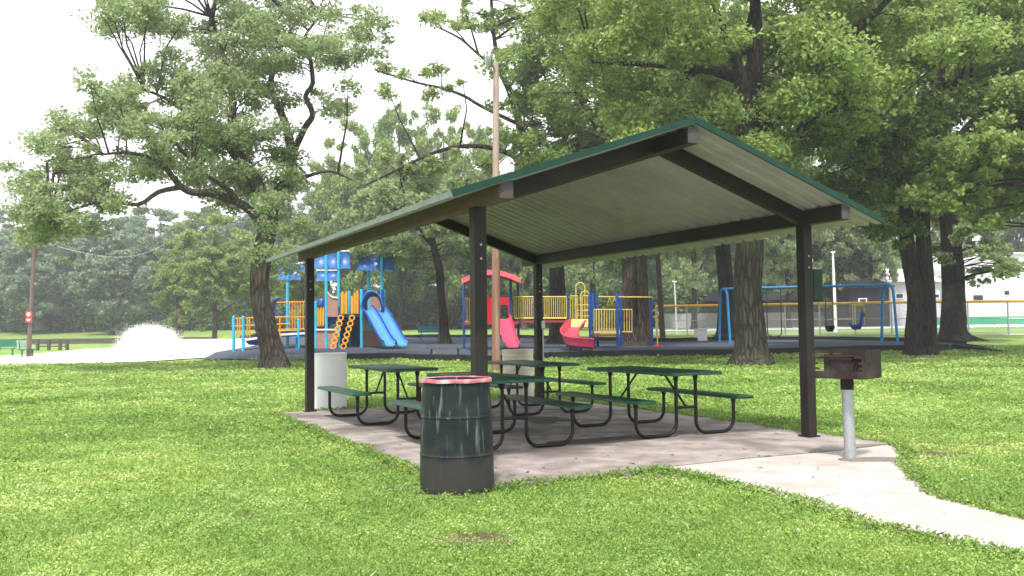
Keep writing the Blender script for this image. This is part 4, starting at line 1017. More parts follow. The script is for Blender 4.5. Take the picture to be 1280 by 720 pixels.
    def zs(q): return zfl+.22+(a0.z-zfl-.22)*(1-sst(0.0, .93, q) if False else (1-q)**1.0*1 if q < .12 else 0) if False else zfl+.20+(a0.z-zfl-.20)*float(np.interp(q, [0, .08, .25, .5, .72, .88, 1], [1, .97, .80, .50, .22, .05, 0]))
    def trough(o_, name='slide_chute'):
        rows = []
        for i in range(nseg+1):
            q = i/nseg; c_ = Vector((a0.x, a0.y, 0))+dirx*q+vx*o_; z = zs(q)
            rows.append([c_+vx*x+Vector((0, 0, z+h)) for x, h in ((-.33, .20), (-.29, .22), (-.25, .05), (-.15, 0), (.15, 0), (.25, .05), (.29, .22), (.33, .20))])
        MB().sheet(rows, .035, (0, 0, -1)).build(name, M['slide_blue'], root, True)
    trough(-.32); trough(.34)
    for o_ in (-.65, .01, .67):
        pts = [Vector((a0.x, a0.y, 0))+dirx*(i/nseg)+vx*o_+Vector((0, 0, zs(i/nseg)+.215)) for i in range(nseg+1)]
        MB().tube(pts, .045, 8).build('slide_rail', M['royal'], root, True)
    # fins, climbing wall, panels
    def panel(pts, d, m, th=.05, name='panel'):
        n = len(pts); V = [f(x, y, d) for x, y in pts]+[f(x, y, d)+Vector((0, th, 0)) for x, y in pts]
        return MB().add(V, [tuple(range(n)), tuple(range(n, 2*n))[::-1]]+[(i, i+n, (i+1) % n+n, (i+1) % n) for i in range(n)]).build(name, M[m], root)
    for x0 in (426, 430.5): panel([(x0, 392), (x0, 368), (x0+1, 365), (x0+2.5, 363.5), (x0+3.6, 366), (x0+3.6, 392)], D0-.05, 'orange', name='fin_panel')
    for x0, h in ((438.5, 369), (441.8, 365), (445.2, 362)): panel([(x0, 392), (x0, h+2), (x0+1.5, h), (x0+2.8, h+2), (x0+2.8, 392)], D0-.05, 'orange', name='fin_panel')
    panel([(409.5, 396), (409.5, 366), (412, 370), (416, 372.5), (422.5, 373), (422.5, 396)], D0-.04, 'beige_panel', name='climbing_panel')
    panel([(409.5, 366), (412, 370), (416, 372.5), (422.5, 373), (422.5, 371), (416, 370.5), (412, 368), (409.5, 364)], D0-.1, 'slide_white', name='panel_edge')
    panel([(395.5, 436), (395.5, 412.5), (421, 412.5), (421, 436)], D0-.02, 'beige_panel', name='lower_panel')
    panel([(395.5, 413), (395.5, 411), (421, 411), (421, 413)], D0-.1, 'slide_white', name='panel_edge')
    panel([(452, 436), (452, 413), (476, 413), (476, 436)], D0+1.2, 'beige_panel', name='lower_panel')
    panel([(425, 434), (425, 396), (452, 396), (452, 434)], D1, 'deck_dk', name='back_wall')
    panel([(396, 410), (408, 398), (423, 392), (423, 398), (410, 409), (400, 412)], D0+.2, 'royal', name='stair_side')
    for x0 in (396, 399.3, 402.6): panel([(x0, 409), (x0, 388), (x0+2.4, 382), (x0+2.4, 406)], D0-.0, 'orange', name='fin_panel')
    m = MB(); m.lathe([(0, .32), (.2, .28), (.3, .12), (.33, -.05), (.2, -.12), (0, -.14)], f(402, 381, D0+.5), 14); m.build('steering_bubble', M['royal'], root, True)
    # ring climbers
    for (xa, xb) in ((426, 416.5), (440, 429.5)):
        m = MB()
        for i in range(6):
            q = i/5; c_ = f(xa+(xb-xa)*q, 397.5+(433-397.5)*q, D0-.1-.8*q); ring(m, c_, .125, .035, (0, -1, .3))
        m.build('ring_climber', M['orange'], root, True)
    m = MB()
    for i in range(7):
        q = i/6; ring(m, f(487+13*q, 394+33*q, D0+1.0-.2*q), .125, .035, (.6, -1, .2))
    m.build('ring_climber', M['orange'], root, True)
    # railing in front of the left deck and the long ramp
    m = MB()
    for py in (378, 397, 412): m.tube([f(346, py, D0), f(393, py-1, D0)], .03, 8)
    for px in np.arange(362, 393, 3.4): m.tube([f(px, 412, D0), f(px, 378, D0)], .024, 6)
    m.build('railing', M['orange'], root, True)
    m = MB()
    for dy in (0, 9.5, 19): m.tube([f(294, 398+dy, D0-.1), f(362, 396+dy*.9, D0-.1)], .032, 8)
    for px in (297, 300, 309, 312, 325, 328, 344, 350): m.tube([f(px, 421, D0-.1), f(px, 397, D0-.1)], .035, 6)
    m.build('ramp_railing', M['orange'], root, True)
    V = [f(294, 423, D0-.2), f(304, 424, D0-.2), f(350, 417, D0-.1), f(395, 414.5, D0)]; V2 = [v+Vector((0, 1.3, 0)) for v in V]
    MB().sheet([V, V2], .10, (0, 0, -1)).build('ramp_deck', M['slide_white'], root)
    MB().sheet([[f(305, 424.5, D0-.15), f(331, 421, D0-.15)], [f(311, 431, D0+.1), f(331, 431.5, D0+.1)]], .3, (0, 1, 0)).build('hull_panel', M['royal'], root)
    m = MB(); c_ = f(371, 431, D0-1.2); zf = gz(371, D0-1.2); m.tube([Vector((c_.x, c_.y, zf)), Vector((c_.x, c_.y, zf+.62))], .05, 10).tube([Vector((c_.x, c_.y, zf+.60)), Vector((c_.x, c_.y, zf+.66))], .30, 16)
    m.build('stool', M['swing_blue'], root)
    # curved tunnel at the far left
    m = MB(); rows = []
    cc = f(351, 384, D1)
    for dd in (0, .9): rows.append([cc+Vector((math.cos(a)*.42, dd-.4, math.sin(a)*.42)) for a in [2*math.pi*k/16 for k in range(17)]])
    m.sheet(rows, .05, (0, 0, 1)).build('tunnel', M['royal'], root, True)
play_left()

def play_right():
    D0 = G(605, 441).y; D1 = D0+1.8
    f = lambda px, py, d=D0: P3(px, py, d)
    gz = lambda px, d: (lambda q: tz(q.x, d)+.06)(P3(px, 420, d))
    root = empty('play_structure', Vector((f(660, 420).x, D0, gz(660, D0))), 'red, yellow and navy play structure with a pink arched roof, bridge and two pink slides', 'play structure')
    def post(px, top, d, m='navy', r=.062):
        b = f(px, 420, d); z1 = f(px, top, d).z
        MB().tube([Vector((b.x, d, gz(px, d))), Vector((b.x, d, z1)), Vector((b.x, d, z1+.03))], [r, r, r*.6], 12).build('post', M[m], root, True)
    for px, top, d in ((580, 350, D1), (605.5, 350, D0), (639, 350, D0+.5), (648, 350, D1), (709.5, 368, D1), (738, 367, D0+1), (742, 367, D1), (747, 367, D1+.6), (772, 367, D0+1.0), (776.5, 367, D1), (815, 368, D1)): post(px, top, d)
    # arched roof
    rows = []
    for d in (D0-.1, D0+.6, D1+.2):
        k = 1.0 if d != D0+.6 else 1.0
        rows.append([Vector((f(578+72.5*s, 350, D0+.6).x, d, f(600, 351, D0+.6).z+.62*math.sin(math.pi*(.12+.76*s))-.22+.14*abs(math.sin(math.pi*s*4))*0)) for s in np.linspace(0, 1, 13)])
    rf = MB().sheet(rows, .05, (0, 0, 1)).build('arched_roof', M['roofred'], root, True)
    for d in (D0-.12, D1+.22):
        m = MB()
        pts = [Vector((r_.x, d, r_.z-.1)) for r_ in rows[0]]; pr = [[p+Vector((0, 0, .13)) for p in pts], [p-Vector((0, 0, .08)) for p in pts]]; m.sheet(pr, .03, (0, 1, 0))
        m.sub('roof_valance', M['roofred'], rf)
    def deck(x0, x1, py, d0, d1, m='deck', nm='deck', t=.10):
        x0_, x1_, z = f(x0, py, d0).x, f(x1, py, d0).x, f(x0, py, d0).z
        MB().prism([(x0_, d0), (x1_, d0), (x1_, d1), (x0_, d1)], z-t, z).build(nm, M[m], root)
    deck(580, 648, 403, D0+.02, D1); deck(642, 709, 401, D0+.9, D1, nm='bridge_deck'); deck(709, 742, 405, D0+1, D1+.4); deck(742, 775, 418, D0+1, D1+.4)
    # red entry panel with arched opening
    z0, z1 = f(608, 404).z, f(608, 371.5).z; xa, xb = f(608, 400).x, f(637, 400).x
    hx0, hx1 = f(624, 400).x, f(635.5, 400).x; hc = (hx0+hx1)/2; hr = (hx1-hx0)/2; zc = f(625, 386).z
    m = MB().prism([(xa, D0+.3), (hx0, D0+.3), (hx0, D0+.35), (xa, D0+.35)], z0, z1).prism([(hx1, D0+.3), (xb, D0+.3), (xb, D0+.35), (hx1, D0+.35)], z0, z1)
    rows = [[Vector((hc-math.cos(a)*hr, D0+.3, zc+math.sin(a)*hr)) for a in [math.pi*k/10 for k in range(11)]], [Vector((hx0+(hx1-hx0)*k/10, D0+.3, z1)) for k in range(11)]]
    m.sheet(rows, .05, (0, 1, 0)); m.build('entry_panel', M['red'], root)
    # straight slide
    def slide(pa, pb, da, db, wd, mat, curve=0, nm='slide_chute'):
        a = f(*pa, da); b = f(*pb, db); dx = Vector((b.x-a.x, b.y-a.y, 0)); u = dx.normalized(); v = Vector((-u.y, u.x, 0)); zf = b.z; rows = []
        if v.x < 0: v = -v
        for i in range(17):
            q = i/16; c = Vector((a.x, a.y, 0))+dx*q+v*curve*math.sin(math.pi*q); z = zf+.08+(a.z-zf)*float(np.interp(q, [0, .08, .3, .6, .85, 1], [1, .97, .7, .32, .06, 0]))
            rows.append([c+v*x*wd+Vector((0, 0, z+h)) for x, h in ((-.56, .18), (-.5, .23), (-.42, .04), (-.2, 0), (.2, 0), (.42, .04), (.5, .23), (.56, .18))])
        MB().sheet(rows, .03, (0, 0, -1)).build(nm, M[mat], root, True)
    slide((629, 401), (641, 436), D0+.2, D0-1.6, .62, 'pink')
    # bridge railings
    def rails(x0, y0, x1, y1, h, d, n, mat='yellow', name='railing', hb=0):
        m = MB(); m.tube([f(x0, y0, d), f(x1, y1, d)], .028, 8).tube([f(x0, y0+h, d), f(x1, y1+h, d)], .028, 8)
        for i in range(n+1):
            q = i/n; x = x0+(x1-x0)*q; y = y0+(y1-y0)*q; m.tube([f(x, y, d), f(x, y+h, d)], .019, 6)
        m.build(name, M[mat], root, True)
    rails(643, 371, 708, 371, 27, D0+.9, 24, name='bridge_railing'); rails(643, 371.5, 708, 371.5, 26, D1, 24, name='bridge_railing')
    rails(581, 373, 604, 373, 29, D1, 8); rails(742.5, 387, 771.5, 387, 29, D0+1, 9); rails(745, 387, 775, 387, 28, D1+.4, 9); rails(777, 387, 790, 387, 28, D1, 4)
    rails(713, 370, 722, 370, 34, D1, 3); rails(728, 370, 737, 370, 34, D1, 3)
    # hoop climbers
    for x0, x1, yt, d in ((720.5, 731.5, 353.5, D1+.3), (726.5, 737, 364, D0+1)):
        m = MB(); c = (x0+x1)/2; a = f(x0, 402, d); b = f(x1, 402, d); R_ = (b.x-a.x)/2; zt_ = f(c, yt, d).z-R_
        pts = [a]+[Vector(((a.x+b.x)/2-math.cos(t)*R_, d, zt_+math.sin(t)*R_)) for t in [math.pi*k/10 for k in range(11)]]+[b]
        m.tube(pts, .03, 8)
        for py in (381, 388, 395): m.tube([Vector((a.x, d, f(c, py, d).z)), Vector((b.x, d, f(c, py, d).z))], .02, 6)
        m.build('hoop_climber', M['yellow'], root, True)
    rows = [[f(714, 399, D0+.8), f(735, 399, D0+.8)], [f(714, 409, D0+.6), f(735, 409, D0+.6)]]
    MB().sheet(rows, .05, (0, 1, 0)).build('step_panel', M['yellow'], root)
    # curved wavy slide
    ctl = [(f(723, 409, D0+.6), 0), (f(716, 416, D0+.1), 0), (f(712, 424, D0-.5), 0), (f(716, 431.5, D0-1.0), 0), (f(727, 434.5, D0-1.3), 0), (f(741, 436, D0-1.3), 0)]
    sm = smoothpath([(p, .1) for p, _ in ctl], 4); rows = []
    for i, (p, _) in enumerate(sm):
        tg = sm[min(i+1, len(sm)-1)][0]-sm[max(i-1, 0)][0]; tg.z = 0; tg.normalize(); v = Vector((tg.y, -tg.x, 0))
        rows.append([p+v*x+Vector((0, 0, h)) for x, h in ((-.42, .30), (-.37, .34), (-.30, .08), (-.14, .02), (.14, .02), (.30, .10), (.37, .46), (.42, .42))])
    MB().sheet(rows, .04, (0, 0, -1)).build('curved_slide', M['pink'], root, True)
    for p in (f(713, 424, D0-.3), f(726, 433, D0-1.2)): MB().tube([Vector((p.x, p.y, gz(720, D0-.6))), Vector((p.x, p.y, p.z))], .05, 8).build('slide_leg', M['navy'], root)
    # overhead ladder with hand rings
    m = MB().tube([f(748, 371, D1), f(815, 371.5, D1)], .03, 8).tube([f(748, 371, D1-.6), f(815, 371.5, D1-.6)], .03, 8)
    for px in np.arange(752, 813, 7): m.tube([f(px, 371, D1), f(px, 371, D1-.6)], .02, 6)
    m.build('overhead_ladder', M['yellow'], root, True)
    for px in (762, 768): 
        p = f(px, 372, D1-.3); m = MB().tube([p, p+Vector((-.12, 0, -.34)), p+Vector((.12, 0, -.34)), p], .018, 6); m.build('hand_ring', M['yellow'], root, True)
    c = f(822, 431, D1); g = gz(822, D1)
    # spring pole toy is its own thing
    r2 = empty('balance_pole', Vector((c.x, c.y, g)), 'thin yellow pole on a red foot at the right end of the red play structure', 'play pole')
    MB().tube([Vector((c.x, c.y, g+.05)), Vector((c.x, c.y, f(822, 398, D1).z))], .028, 8).build('pole', M['yellow'], r2, True)
    MB().lathe([(0, .12), (.25, .10), (.30, .02), (.30, 0)], Vector((c.x, c.y, g)), 18).build('foot', M['red'], r2, True)
    m = MB(); ring(m, Vector((c.x-.1, c.y, f(822, 392, D1).z)), .16, .03, (0, 1, 0)); m.build('hand_ring', M['yellow'], r2, True)
play_right()

# ------------------------------------------------------------------ poles
def poles():
    b = G(620, 465); r = empty('light_pole', b, 'tall reddish wooden pole with a floodlight on top, rising behind the shelter', 'light pole')
    top = P3(620, 78, b.y)
    MB().tube([b-Vector((0, 0, .3)), b.lerp(top, .5), top], [.135, .115, .085], 16).build('pole', M['pole'], r, True)
    arm = MB().tube([P3(620, 92, b.y), P3(617, 84, b.y-.15), P3(613, 78, b.y-.4)], .03, 8).build('lamp_arm', M['chrome'], r, True)
    c = P3(611, 78.5, b.y-.45); m = MB()
    ax = Vector((-.45, -.3, .15)).normalized(); 
    X = ax.cross(Vector((0, 0, 1))).normalized(); Y = ax.cross(X); V = []; n = 16
    pr = [(.07, .16), (.13, .10), (.20, -.02), (.235, -.12), (.22, -.13), (0, -.10)]
    for rr, z in pr:
        for k in range(n): a = 2*math.pi*k/n; V.append(c+X*rr*math.cos(a)+Vector((0, 0, 1)).lerp(Y, .2)*0+Vector((0, 0, -z))*1.2+Y*0+Vector((0, rr*math.sin(a), 0)))
    m.add(V, [(i*n+k, i*n+(k+1) % n, (i+1)*n+(k+1) % n, (i+1)*n+k) for i in range(len(pr)-1) for k in range(n)]+[tuple(range(n))])
    m.build('floodlight', M['chrome'], r, True)
    # leaning pole behind the swings
    b = G(829, 428); tp = P3(822, 318, b.y); thing(MB().tube([b-Vector((0, 0, .2)), b.lerp(tp, 1.5)], [.16, .12], 12), 'utility_pole', M['pole2'], 'weathered grey wooden pole leaning slightly, between the playground trees', 'pole', True)
    # left pole with sign
    b = G(35.5, 447); r = empty('utility_pole', b, 'brown wooden pole carrying a small red sign near the lake', 'pole')
    tp = P3(43, 305, b.y)
    MB().tube([b-Vector((0, 0, .2)), tp], [.12, .09], 12).build('pole', M['pole2'], r, True)
    c = P3(36, 396, b.y-.2); s = MB().box(c, (.36, .03, .62)).build('sign_board', M['sign_red'], r, bevel=.01)
    # the sign's own marks: a pale symbol above a pale block
    m = MB(); ring(m, c+Vector((0, -.02, .13)), .09, .018, (0, 1, 0)); m.box(c+Vector((0, -.02, .13)), (.02, .01, .12)); m.box(c+Vector((0, -.02, -.14)), (.22, .01, .04)); m.box(c+Vector((0, -.02, -.21)), (.16, .01, .03))
    m.sub('sign_marks', M['white'], s)
    # sagging cable
    a = P3(43, 300, b.y); e = P3(215, 300, 100); pts = [a.lerp(e, k/14)-Vector((0, 0, 1.4*math.sin(math.pi*k/14))) for k in range(15)]
    thing(MB().tube(pts, .013, 5), 'overhead_cable', M['white'], 'thin pale cable sagging between the pole and the trees', 'cable')
    # white floodlight mast behind fence
    for (px, pyb, pyt, lb) in ((1044, 412, 315, 'slim white mast standing in the ball field behind the swings'), (846, 414, 352, 'short white mast behind the fence near the leaning pole')):
        d = 62; q = P3(px, 400, d); z = tz(q.x, d); t_ = P3(px-3, pyt, d)
        r = empty('light_mast', Vector((q.x, d, z)), lb, 'mast'); MB().tube([Vector((q.x, d, z)), t_.lerp(Vector((q.x, d, z)), .5), t_], [.13, .11, .06] if px > 1000 else [.06, .05, .04], 10).build('pole', M['white'], r, True)
        MB().box(t_, (.3, .12, .1)).build('lamp_head', M['white'], r)
poles()

# ------------------------------------------------------------------ benches
def bench(name, px, py, wpx, label, mat, mat2, back=True, rz=0.0, h=.45):
    b = G(px, py); w_ = wpx*b.y/F; r = empty(name, b, label, 'bench')
    X = Vector((math.cos(rz), math.sin(rz), 0)); Y = Vector((-X.y, X.x, 0)); Z = Vector((0, 0, 1))
    m = MB()
    for k in range(3): m.box(b+Y*(-.17+.15*k)+Z*h, (w_, .13, .04), ax=(X, Y, Z))
    m.build('seat', mat, r)
    if back:
        m = MB()
        for k in range(3): m.box(b+Y*(.27+.03*k)+Z*(h+.16+.13*k), (w_, .03, .12), ax=(X, Y, Z))
        m.build('backrest', mat2, r)
    for s in (-.36, .36):
        m = MB().box(b+X*w_*s+Z*(h/2-.02), (.07, .09, h), ax=(X, Y, Z)).box(b+X*w_*s+Z*(h-.04), (.06, .42, .04), ax=(X, Y, Z))
        if back: m.beam(b+X*w_*s+Y*.2+Z*(h-.04), b+X*w_*s+Y*.34+Z*(h+.46), .05, .04)
        m.build('leg', mat, r)
bench('park_bench', 537, 431, 30, 'blue park bench with slatted back beyond the playground', M['bench_teal'], M['bench_teal'], h=.55)
bench('flat_bench', 556, 447, 46, 'dark backless bench at the near edge of the playground', M['wood'], M['wood'], back=False, h=.38)
bench('park_bench', 7, 446, 22, 'green bench at the left edge of the picture by the white path', M['bench_green'], M['bench_green'], rz=.15)
bench('park_bench', 34, 447, 18, 'pale green slatted bench beside the pole with the red sign', M['bench_green'], M['bench_pale'], rz=1.0)
bench('flat_bench', 908, 427, 36, 'dark low bench behind the left legs of the swing set', M['wood'], M['wood'], back=False, h=.35)
# white bin
b = G(876, 428); r = empty('white_bin', b, 'plain white bin standing behind the playground near the fence', 'bin')
MB().box(b+Vector((0, 0, .33)), (.60, .5, .66)).build('bin_body', M['white'], r, bevel=.03); MB().box(b+Vector((0, 0, .68)), (.64, .54, .05)).build('lid', M['white'], r, bevel=.02)
# rail fence by the lake
def railfence():
    r = empty('rail_fence', G(60, 438), 'low dark timber rail fence beside the lake', 'fence')
    d = G(60, 438.5).y; pts = []
    for px in (47, 61, 75, 84):
        q = P3(px, 438, d); z = tz(q.x, d); MB().box(Vector((q.x, d, z+.34)), (.16, .16, .68)).build('fence_post', M['wood'], r); pts.append(Vector((q.x, d-.05, z)))
    for h in (.28, .52): MB().beam(pts[0]+Vector((-.1, 0, h)), pts[-1]+Vector((.1, 0, h)), .05, .09).build('rail', M['wood'], r)
railfence()

# ------------------------------------------------------------------ white paving, pile and ramp
def paving():
    def strip(near_, far2, lift, n=24):
        a = [G(*p) for p in near_]; b = [G(*p) for p in far2]
        def samp(L_, k): x = k*(len(L_)-1); i = min(int(x), len(L_)-2); return L_[i].lerp(L_[i+1], x-i)
        V = []; m = 7
        for i in range(n+1):
            p, q = samp(a, i/n), samp(b, i/n)
            for j in range(m): s = p.lerp(q, j/(m-1)); V.append((s.x, s.y, tz(s.x, s.y)+lift))
        return V, [(i*m+j, (i+1)*m+j, (i+1)*m+j+1, i*m+j+1) for i in range(n) for j in range(m-1)]
    V, Fc = strip([(-120, 466), (0, 459), (60, 457), (120, 455), (180, 453), (240, 449), (318, 443)], [(-120, 450), (0, 446), (60, 442), (110, 437), (160, 435), (240, 432), (312, 431)], .05)
    o = mesh_obj('pavement', V, Fc, M['white_conc']); tag(o, kind='structure')
    b = G(188, 447); r = np.random.default_rng(3); V = []; Fc = []; nr_, na = 26, 64; rx, ry, h = 43*b.y/F, 1.5, 33*b.y/F
    for i in range(nr_+1):
        q = i/nr_
        for k in range(na):
            a = 2*math.pi*k/na; rr = q*(1+.10*mnoise.noise(Vector((math.cos(a)*2, math.sin(a)*2, 5)))); x, y = rx*rr*math.cos(a), ry*rr*math.sin(a)
            z = h*(1-q**3.4)*(1+.10*mnoise.noise(Vector((x*1.2, y*1.2, 1)))) + .09*mnoise.noise(Vector((x*5, y*5, 9)))
            V.append((x, y, max(z, -.05)))
    Fc = [(i*na+k, i*na+(k+1) % na, (i+1)*na+(k+1) % na, (i+1)*na+k) for i in range(nr_) for k in range(na)]
    root = empty('fountain', b+Vector((0, 0, .05)), 'bright white mound of fountain spray on the pale paving', 'fountain')
    mesh_obj('water_mound', V, Fc, M['gravel'], root, True)
    P_ = np.array(V); idx = r.integers(0, len(P_), 60000); C = P_[idx]*np.array([1, 1, 1.0])+r.normal(size=(60000, 3))*np.array([.20, .16, .12])*(.3+1.4*r.random((60000, 1))**3); C[:, 2] = np.maximum(C[:, 2], .01)
    fast_mesh('spray', rhombi(C, .04, .03, r=r), 4, M['gravel'], root, rnd=r.random(len(C)))
    a = G(222, 446); d = a.y; P = lambda px, py: P3(px, py, d)
    pr = [P(222, 446), P(222, 424.5), P(303, 424.5), P(316, 441), P(316, 446)]; zg = a.z+.02
    n = len(pr); V = [Vector((p.x, d, max(p.z, zg))) for p in pr]; V2 = [v+Vector((0, 2.4, 0)) for v in V]
    thing(MB().add(V+V2, [tuple(range(n)), tuple(range(n, 2*n))[::-1]]+[(i, i+n, (i+1) % n+n, (i+1) % n) for i in range(n)]), 'concrete_ramp', M['white_conc'], 'low white concrete block with a sloped right end beside the pile', 'ramp')
paving()
# lake wall on the far bank
wl = MB()
thing(MB().beam(Vector((-150, 115.2, .62)), Vector((-20, 115.2, .52)), .4, .34), 'retaining_wall', M['wood'], 'dark low wall along the far bank of the lake', 'wall')

# ------------------------------------------------------------------ chain-link fence, field, buildings
def chain_mat():
    m, nt, out = new_mat('chain_link'); p = N(nt, 'ShaderNodeBsdfPrincipled'); p.inputs['Base Color'].default_value = (.55, .55, .57, 1); p.inputs['Metallic'].default_value = .3; p.inputs['Roughness'].default_value = .5
    tc = N(nt, 'ShaderNodeTexCoord'); sx = N(nt, 'ShaderNodeSeparateXYZ'); L(nt, tc.outputs['Object'], sx.inputs[0]); mxs = []
    for sg in (1, -1):
        ad = N(nt, 'ShaderNodeMath'); ad.operation = 'MULTIPLY_ADD'; L(nt, sx.outputs['Z'], ad.inputs[0]); ad.inputs[1].default_value = sg; L(nt, sx.outputs['X'], ad.inputs[2])
        ml = N(nt, 'ShaderNodeMath'); ml.operation = 'MULTIPLY'; L(nt, ad.outputs[0], ml.inputs[0]); ml.inputs[1].default_value = 13
        fr = N(nt, 'ShaderNodeMath'); fr.operation = 'FRACT'; L(nt, ml.outputs[0], fr.inputs[0])
        lt = N(nt, 'ShaderNodeMath'); lt.operation = 'LESS_THAN'; L(nt, fr.outputs[0], lt.inputs[0]); lt.inputs[1].default_value = .10; mxs.append(lt)
    mm = N(nt, 'ShaderNodeMath'); mm.operation = 'MAXIMUM'; L(nt, mxs[0].outputs[0], mm.inputs[0]); L(nt, mxs[1].outputs[0], mm.inputs[1])
    t = N(nt, 'ShaderNodeBsdfTransparent'); mx = N(nt, 'ShaderNodeMixShader'); L(nt, mm.outputs[0], mx.inputs[0]); L(nt, t.outputs[0], mx.inputs[1]); L(nt, p.outputs[0], mx.inputs[2]); L(nt, mx.outputs[0], out.inputs[0]); return m
def fence():
    a = P3(820, 400, 58); b = P3(1420, 400, 48); a.z = tz(a.x, a.y); b.z = tz(b.x, b.y)
    r = empty('chain_link_fence', Vector((a.x, a.y, a.z)), 'long chain-link ball field fence with a yellow cap along its top', 'fence')
    n = 13; H_ = 1.92
    P = [a.lerp(b, k/n) for k in range(n+1)]
    for p in P: p.z = tz(p.x, p.y)
    for p in P: MB().tube([p-Vector((0, 0, .1)), p+Vector((0, 0, H_))], .045, 8).build('fence_post', M['chrome'], r, True)
    MB().tube([p+Vector((0, 0, H_)) for p in P], .075, 8).build('yellow_cap', M['yellow_cap'], r, True)
    MB().tube([p+Vector((0, 0, .06)) for p in P], .03, 6).build('bottom_rail', M['white'], r, True)
    MB().tube([p+Vector((0, 0, H_*.5)) for p in P], .022, 6).build('middle_rail', M['chrome'], r, True)
    MB().sheet([[p+Vector((0, .05, .08)) for p in P], [p+Vector((0, .05, H_-.05)) for p in P]]).build('chain_mesh', chain_mat(), r)
fence()
def field():
    # outfield paved strip and far fence with windscreen
    q0 = P3(800, 400, 92); q1 = P3(1500, 400, 92)
    V = []; ys = [74, 80, 86, 92]
    for y in ys:
        for k in range(20):
            px = 780+40*k; q = P3(px, 400, y); V.append((q.x, y, tz(q.x, y)+.03))
    Fc = [(i*20+j, i*20+j+1, (i+1)*20+j+1, (i+1)*20+j) for i in range(3) for j in range(19)]
    o = mesh_obj('infield_road', V, Fc, surf('pale_tarmac', (.36, .36, .38), (.44, .44, .45), scale=.4, rough=.9, bump=.1)); tag(o, kind='structure')
    a = P3(1160, 400, 72); b = P3(1420, 400, 68); za = tz(a.x, 72); 
    r = empty('windscreen_fence', Vector((a.x, 72, za)), 'low fence covered with a green windscreen at the far side of the ball field', 'fence')
    MB().beam(Vector((a.x, 72, za+.62)), Vector((b.x, 68, za+.62)), .03, .62).build('windscreen', M['tarp'], r)
    n = 9; 
    for k in range(n+1): p = Vector((a.x, 72, za)).lerp(Vector((b.x, 68, za)), k/n); MB().tube([p+Vector((0, .06, -.1)), p+Vector((0, .06, 1.6))], .04, 6).build('fence_post', M['white'], r)
    MB().beam(Vector((a.x, 72.1, za+1.6)), Vector((b.x, 68.1, za+1.6)), .06, .06).build('top_rail', M['white'], r)
    # low grey wall of the stands
    a = P3(830, 400, 96); b = P3(1180, 400, 96); z = 1.1
    thing(MB().beam(Vector((a.x, 96, z+.75)), Vector((b.x, 96, z+.75)), .3, 1.7), 'boundary_wall', M['brick'], 'long pale grey wall at the back of the ball field', 'wall')
field()
def house(name, label, px0, px1, pyt, pyr, d, wall, roof, depth=9, wins=(), arched=False):
    x0, x1 = P3(px0, 400, d).x, P3(px1, 400, d).x; cx = (x0+x1)/2; z0 = tz(cx, d); ze = P3(px0, pyt, d).z; zr = P3(px0, pyr, d).z
    r = empty(name, Vector((cx, d, z0)), label, 'building')
    wl_ = MB().prism([(x0, d), (x1, d), (x1, d+depth), (x0, d+depth)], z0-.3, ze).build('wall', wall, r)
    rows = []
    if arched:
        for q in np.linspace(0, 1, 13):
            a = math.pi*q; rows.append([Vector((cx-(x1-x0)/2*1.03*math.cos(a), d-.3, ze+(zr-ze)*math.sin(a)**.8)), Vector((cx-(x1-x0)/2*1.03*math.cos(a), d+depth+.3, ze+(zr-ze)*math.sin(a)**.8))])
        m = MB().sheet(rows, .15, (0, 0, 1)); n = 13
        m.add([rr[0]+Vector((0, .3, 0)) for rr in rows], [tuple(range(n))])
    else:
        m = MB().sheet([[Vector((x0-.4, d-.5, ze)), Vector((x1+.4, d-.5, ze))], [Vector((x0+1, d+depth/2, zr)), Vector((x1-1, d+depth/2, zr))], [Vector((x0-.4, d+depth+.5, ze)), Vector((x1+.4, d+depth+.5, ze))]], .15, (0, 0, 1))
        m.add([Vector((x0, d, ze)), Vector((x0+1, d+depth/2, zr)), Vector((x0, d+depth, ze)), Vector((x1, d, ze)), Vector((x1-1, d+depth/2, zr)), Vector((x1, d+depth, ze))], [(0, 1, 2), (3, 5, 4)])
    m.build('roof', roof, r)
    for (wx, wy, ww, wh) in wins:
        c = P3(wx, wy, d); w2, h2 = ww*d/F, wh*d/F
        fr = MB().box(Vector((c.x, d-.05, c.z)), (w2+.2, .10, h2+.2)).build('window', M['white'], r); MB().box(Vector((c.x, d-.115, c.z)), (w2, .03, h2)).sub('pane', M['glass'], fr)
house('white_building', 'large white building with a rounded pale roof at the right edge beyond the fence', 1206, 1330, 343, 318, 96, M['white'], M['pale_roof'], 14, [(1222, 372, 12, 6), (1258, 366, 6, 5), (1243, 350, 3, 4)], arched=True)
house('grey_building', 'small pale grey building behind the fence between the two dark trunks', 1113, 1176, 353, 335, 92, M['brick'], M['pale_roof'], 8, [(1124, 370, 8, 5), (1170, 370, 6, 4)])
house('low_shed', 'low dark roofed shed behind the right end of the swing set', 1062, 1112, 360, 342, 86, M['shingle'], M['shingle'], 7, [(1078, 376, 8, 4)])
house('dark_shed', 'long dark brown shed under the trees behind the swings', 885, 1052, 378, 366, 100, surf('dark_brown_wall', (.022, .014, .012), rough=.9), M['shingle'], 8, [])
thing(MB().tube([Vector((P3(1249, 400, 90).x, 90, tz(P3(1249, 400, 90).x, 90))), P3(1249, 306, 90)], [.14, .09], 10), 'flagpole', M['white'], 'slim white pole in front of the large white building', 'pole', True)

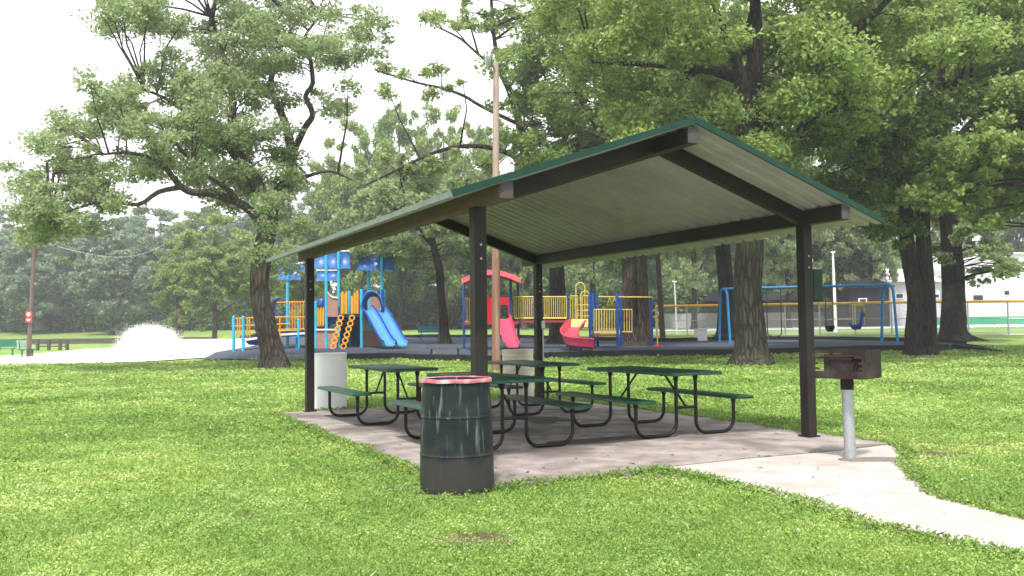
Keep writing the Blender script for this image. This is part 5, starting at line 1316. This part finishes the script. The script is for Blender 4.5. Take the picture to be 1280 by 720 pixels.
# ------------------------------------------------------------------ light
wd = bpy.data.worlds.new('World'); sc.world = wd; wd.use_nodes = True; nt = wd.node_tree; nt.nodes.clear()
out = nt.nodes.new('ShaderNodeOutputWorld'); bg = nt.nodes.new('ShaderNodeBackground')
sky = nt.nodes.new('ShaderNodeTexSky'); sky.sky_type = 'NISHITA'; sky.sun_disc = False
tosun = Vector((-.12, -1.0, 0)).normalized(); EL = R(60)
sky.sun_elevation = EL; sky.sun_rotation = math.atan2(tosun.x, tosun.y); sky.dust_density = 4; sky.air_density = 1.0
hs = nt.nodes.new('ShaderNodeHueSaturation'); hs.inputs['Saturation'].default_value = .12; nt.links.new(sky.outputs[0], hs.inputs['Color'])
mx = nt.nodes.new('ShaderNodeMix'); mx.data_type = 'RGBA'; mx.inputs['Factor'].default_value = .75; mx.inputs['B'].default_value = (9.5, 9.6, 9.9, 1)
nt.links.new(hs.outputs[0], mx.inputs['A']); nt.links.new(mx.outputs['Result'], bg.inputs['Color']); bg.inputs['Strength'].default_value = .09
nt.links.new(bg.outputs[0], out.inputs[0])
sun = bpy.data.objects.new('sun', bpy.data.lights.new('sun', 'SUN')); col.objects.link(sun); sun.data.energy = 2.4; sun.data.angle = R(5); sun.data.color = (1, .95, .88)
dvec = -(tosun*math.cos(EL)+Vector((0, 0, math.sin(EL)))); sun.rotation_euler = dvec.to_track_quat('-Z', 'Y').to_euler(); sun.location = (0, -5, 30)
HAZE = 0.0011
if HAZE:
    hz = MB().box((0, 95, 23), (520, 260, 52)); m, nt2, out2 = new_mat('haze_air'); pv = N(nt2, 'ShaderNodeVolumePrincipled'); pv.inputs['Density'].default_value = HAZE; pv.inputs['Color'].default_value = (.93, .96, 1, 1); pv.inputs['Anisotropy'].default_value = .3
    L(nt2, pv.outputs[0], out2.inputs['Volume']); o = hz.build('haze', m); tag(o, 'thin pale summer haze', 'haze', kind='stuff')
sc.view_settings.view_transform = 'Standard'; sc.view_settings.look = 'None'; sc.view_settings.exposure = 1.36; sc.view_settings.gamma = 1; sc.view_settings.use_curve_mapping = False
sc.cycles.max_bounces = 6; sc.cycles.diffuse_bounces = 3; sc.cycles.glossy_bounces = 3; sc.cycles.transmission_bounces = 4; sc.cycles.transparent_max_bounces = 12; sc.cycles.volume_bounces = 0
sc.cycles.use_denoising = True
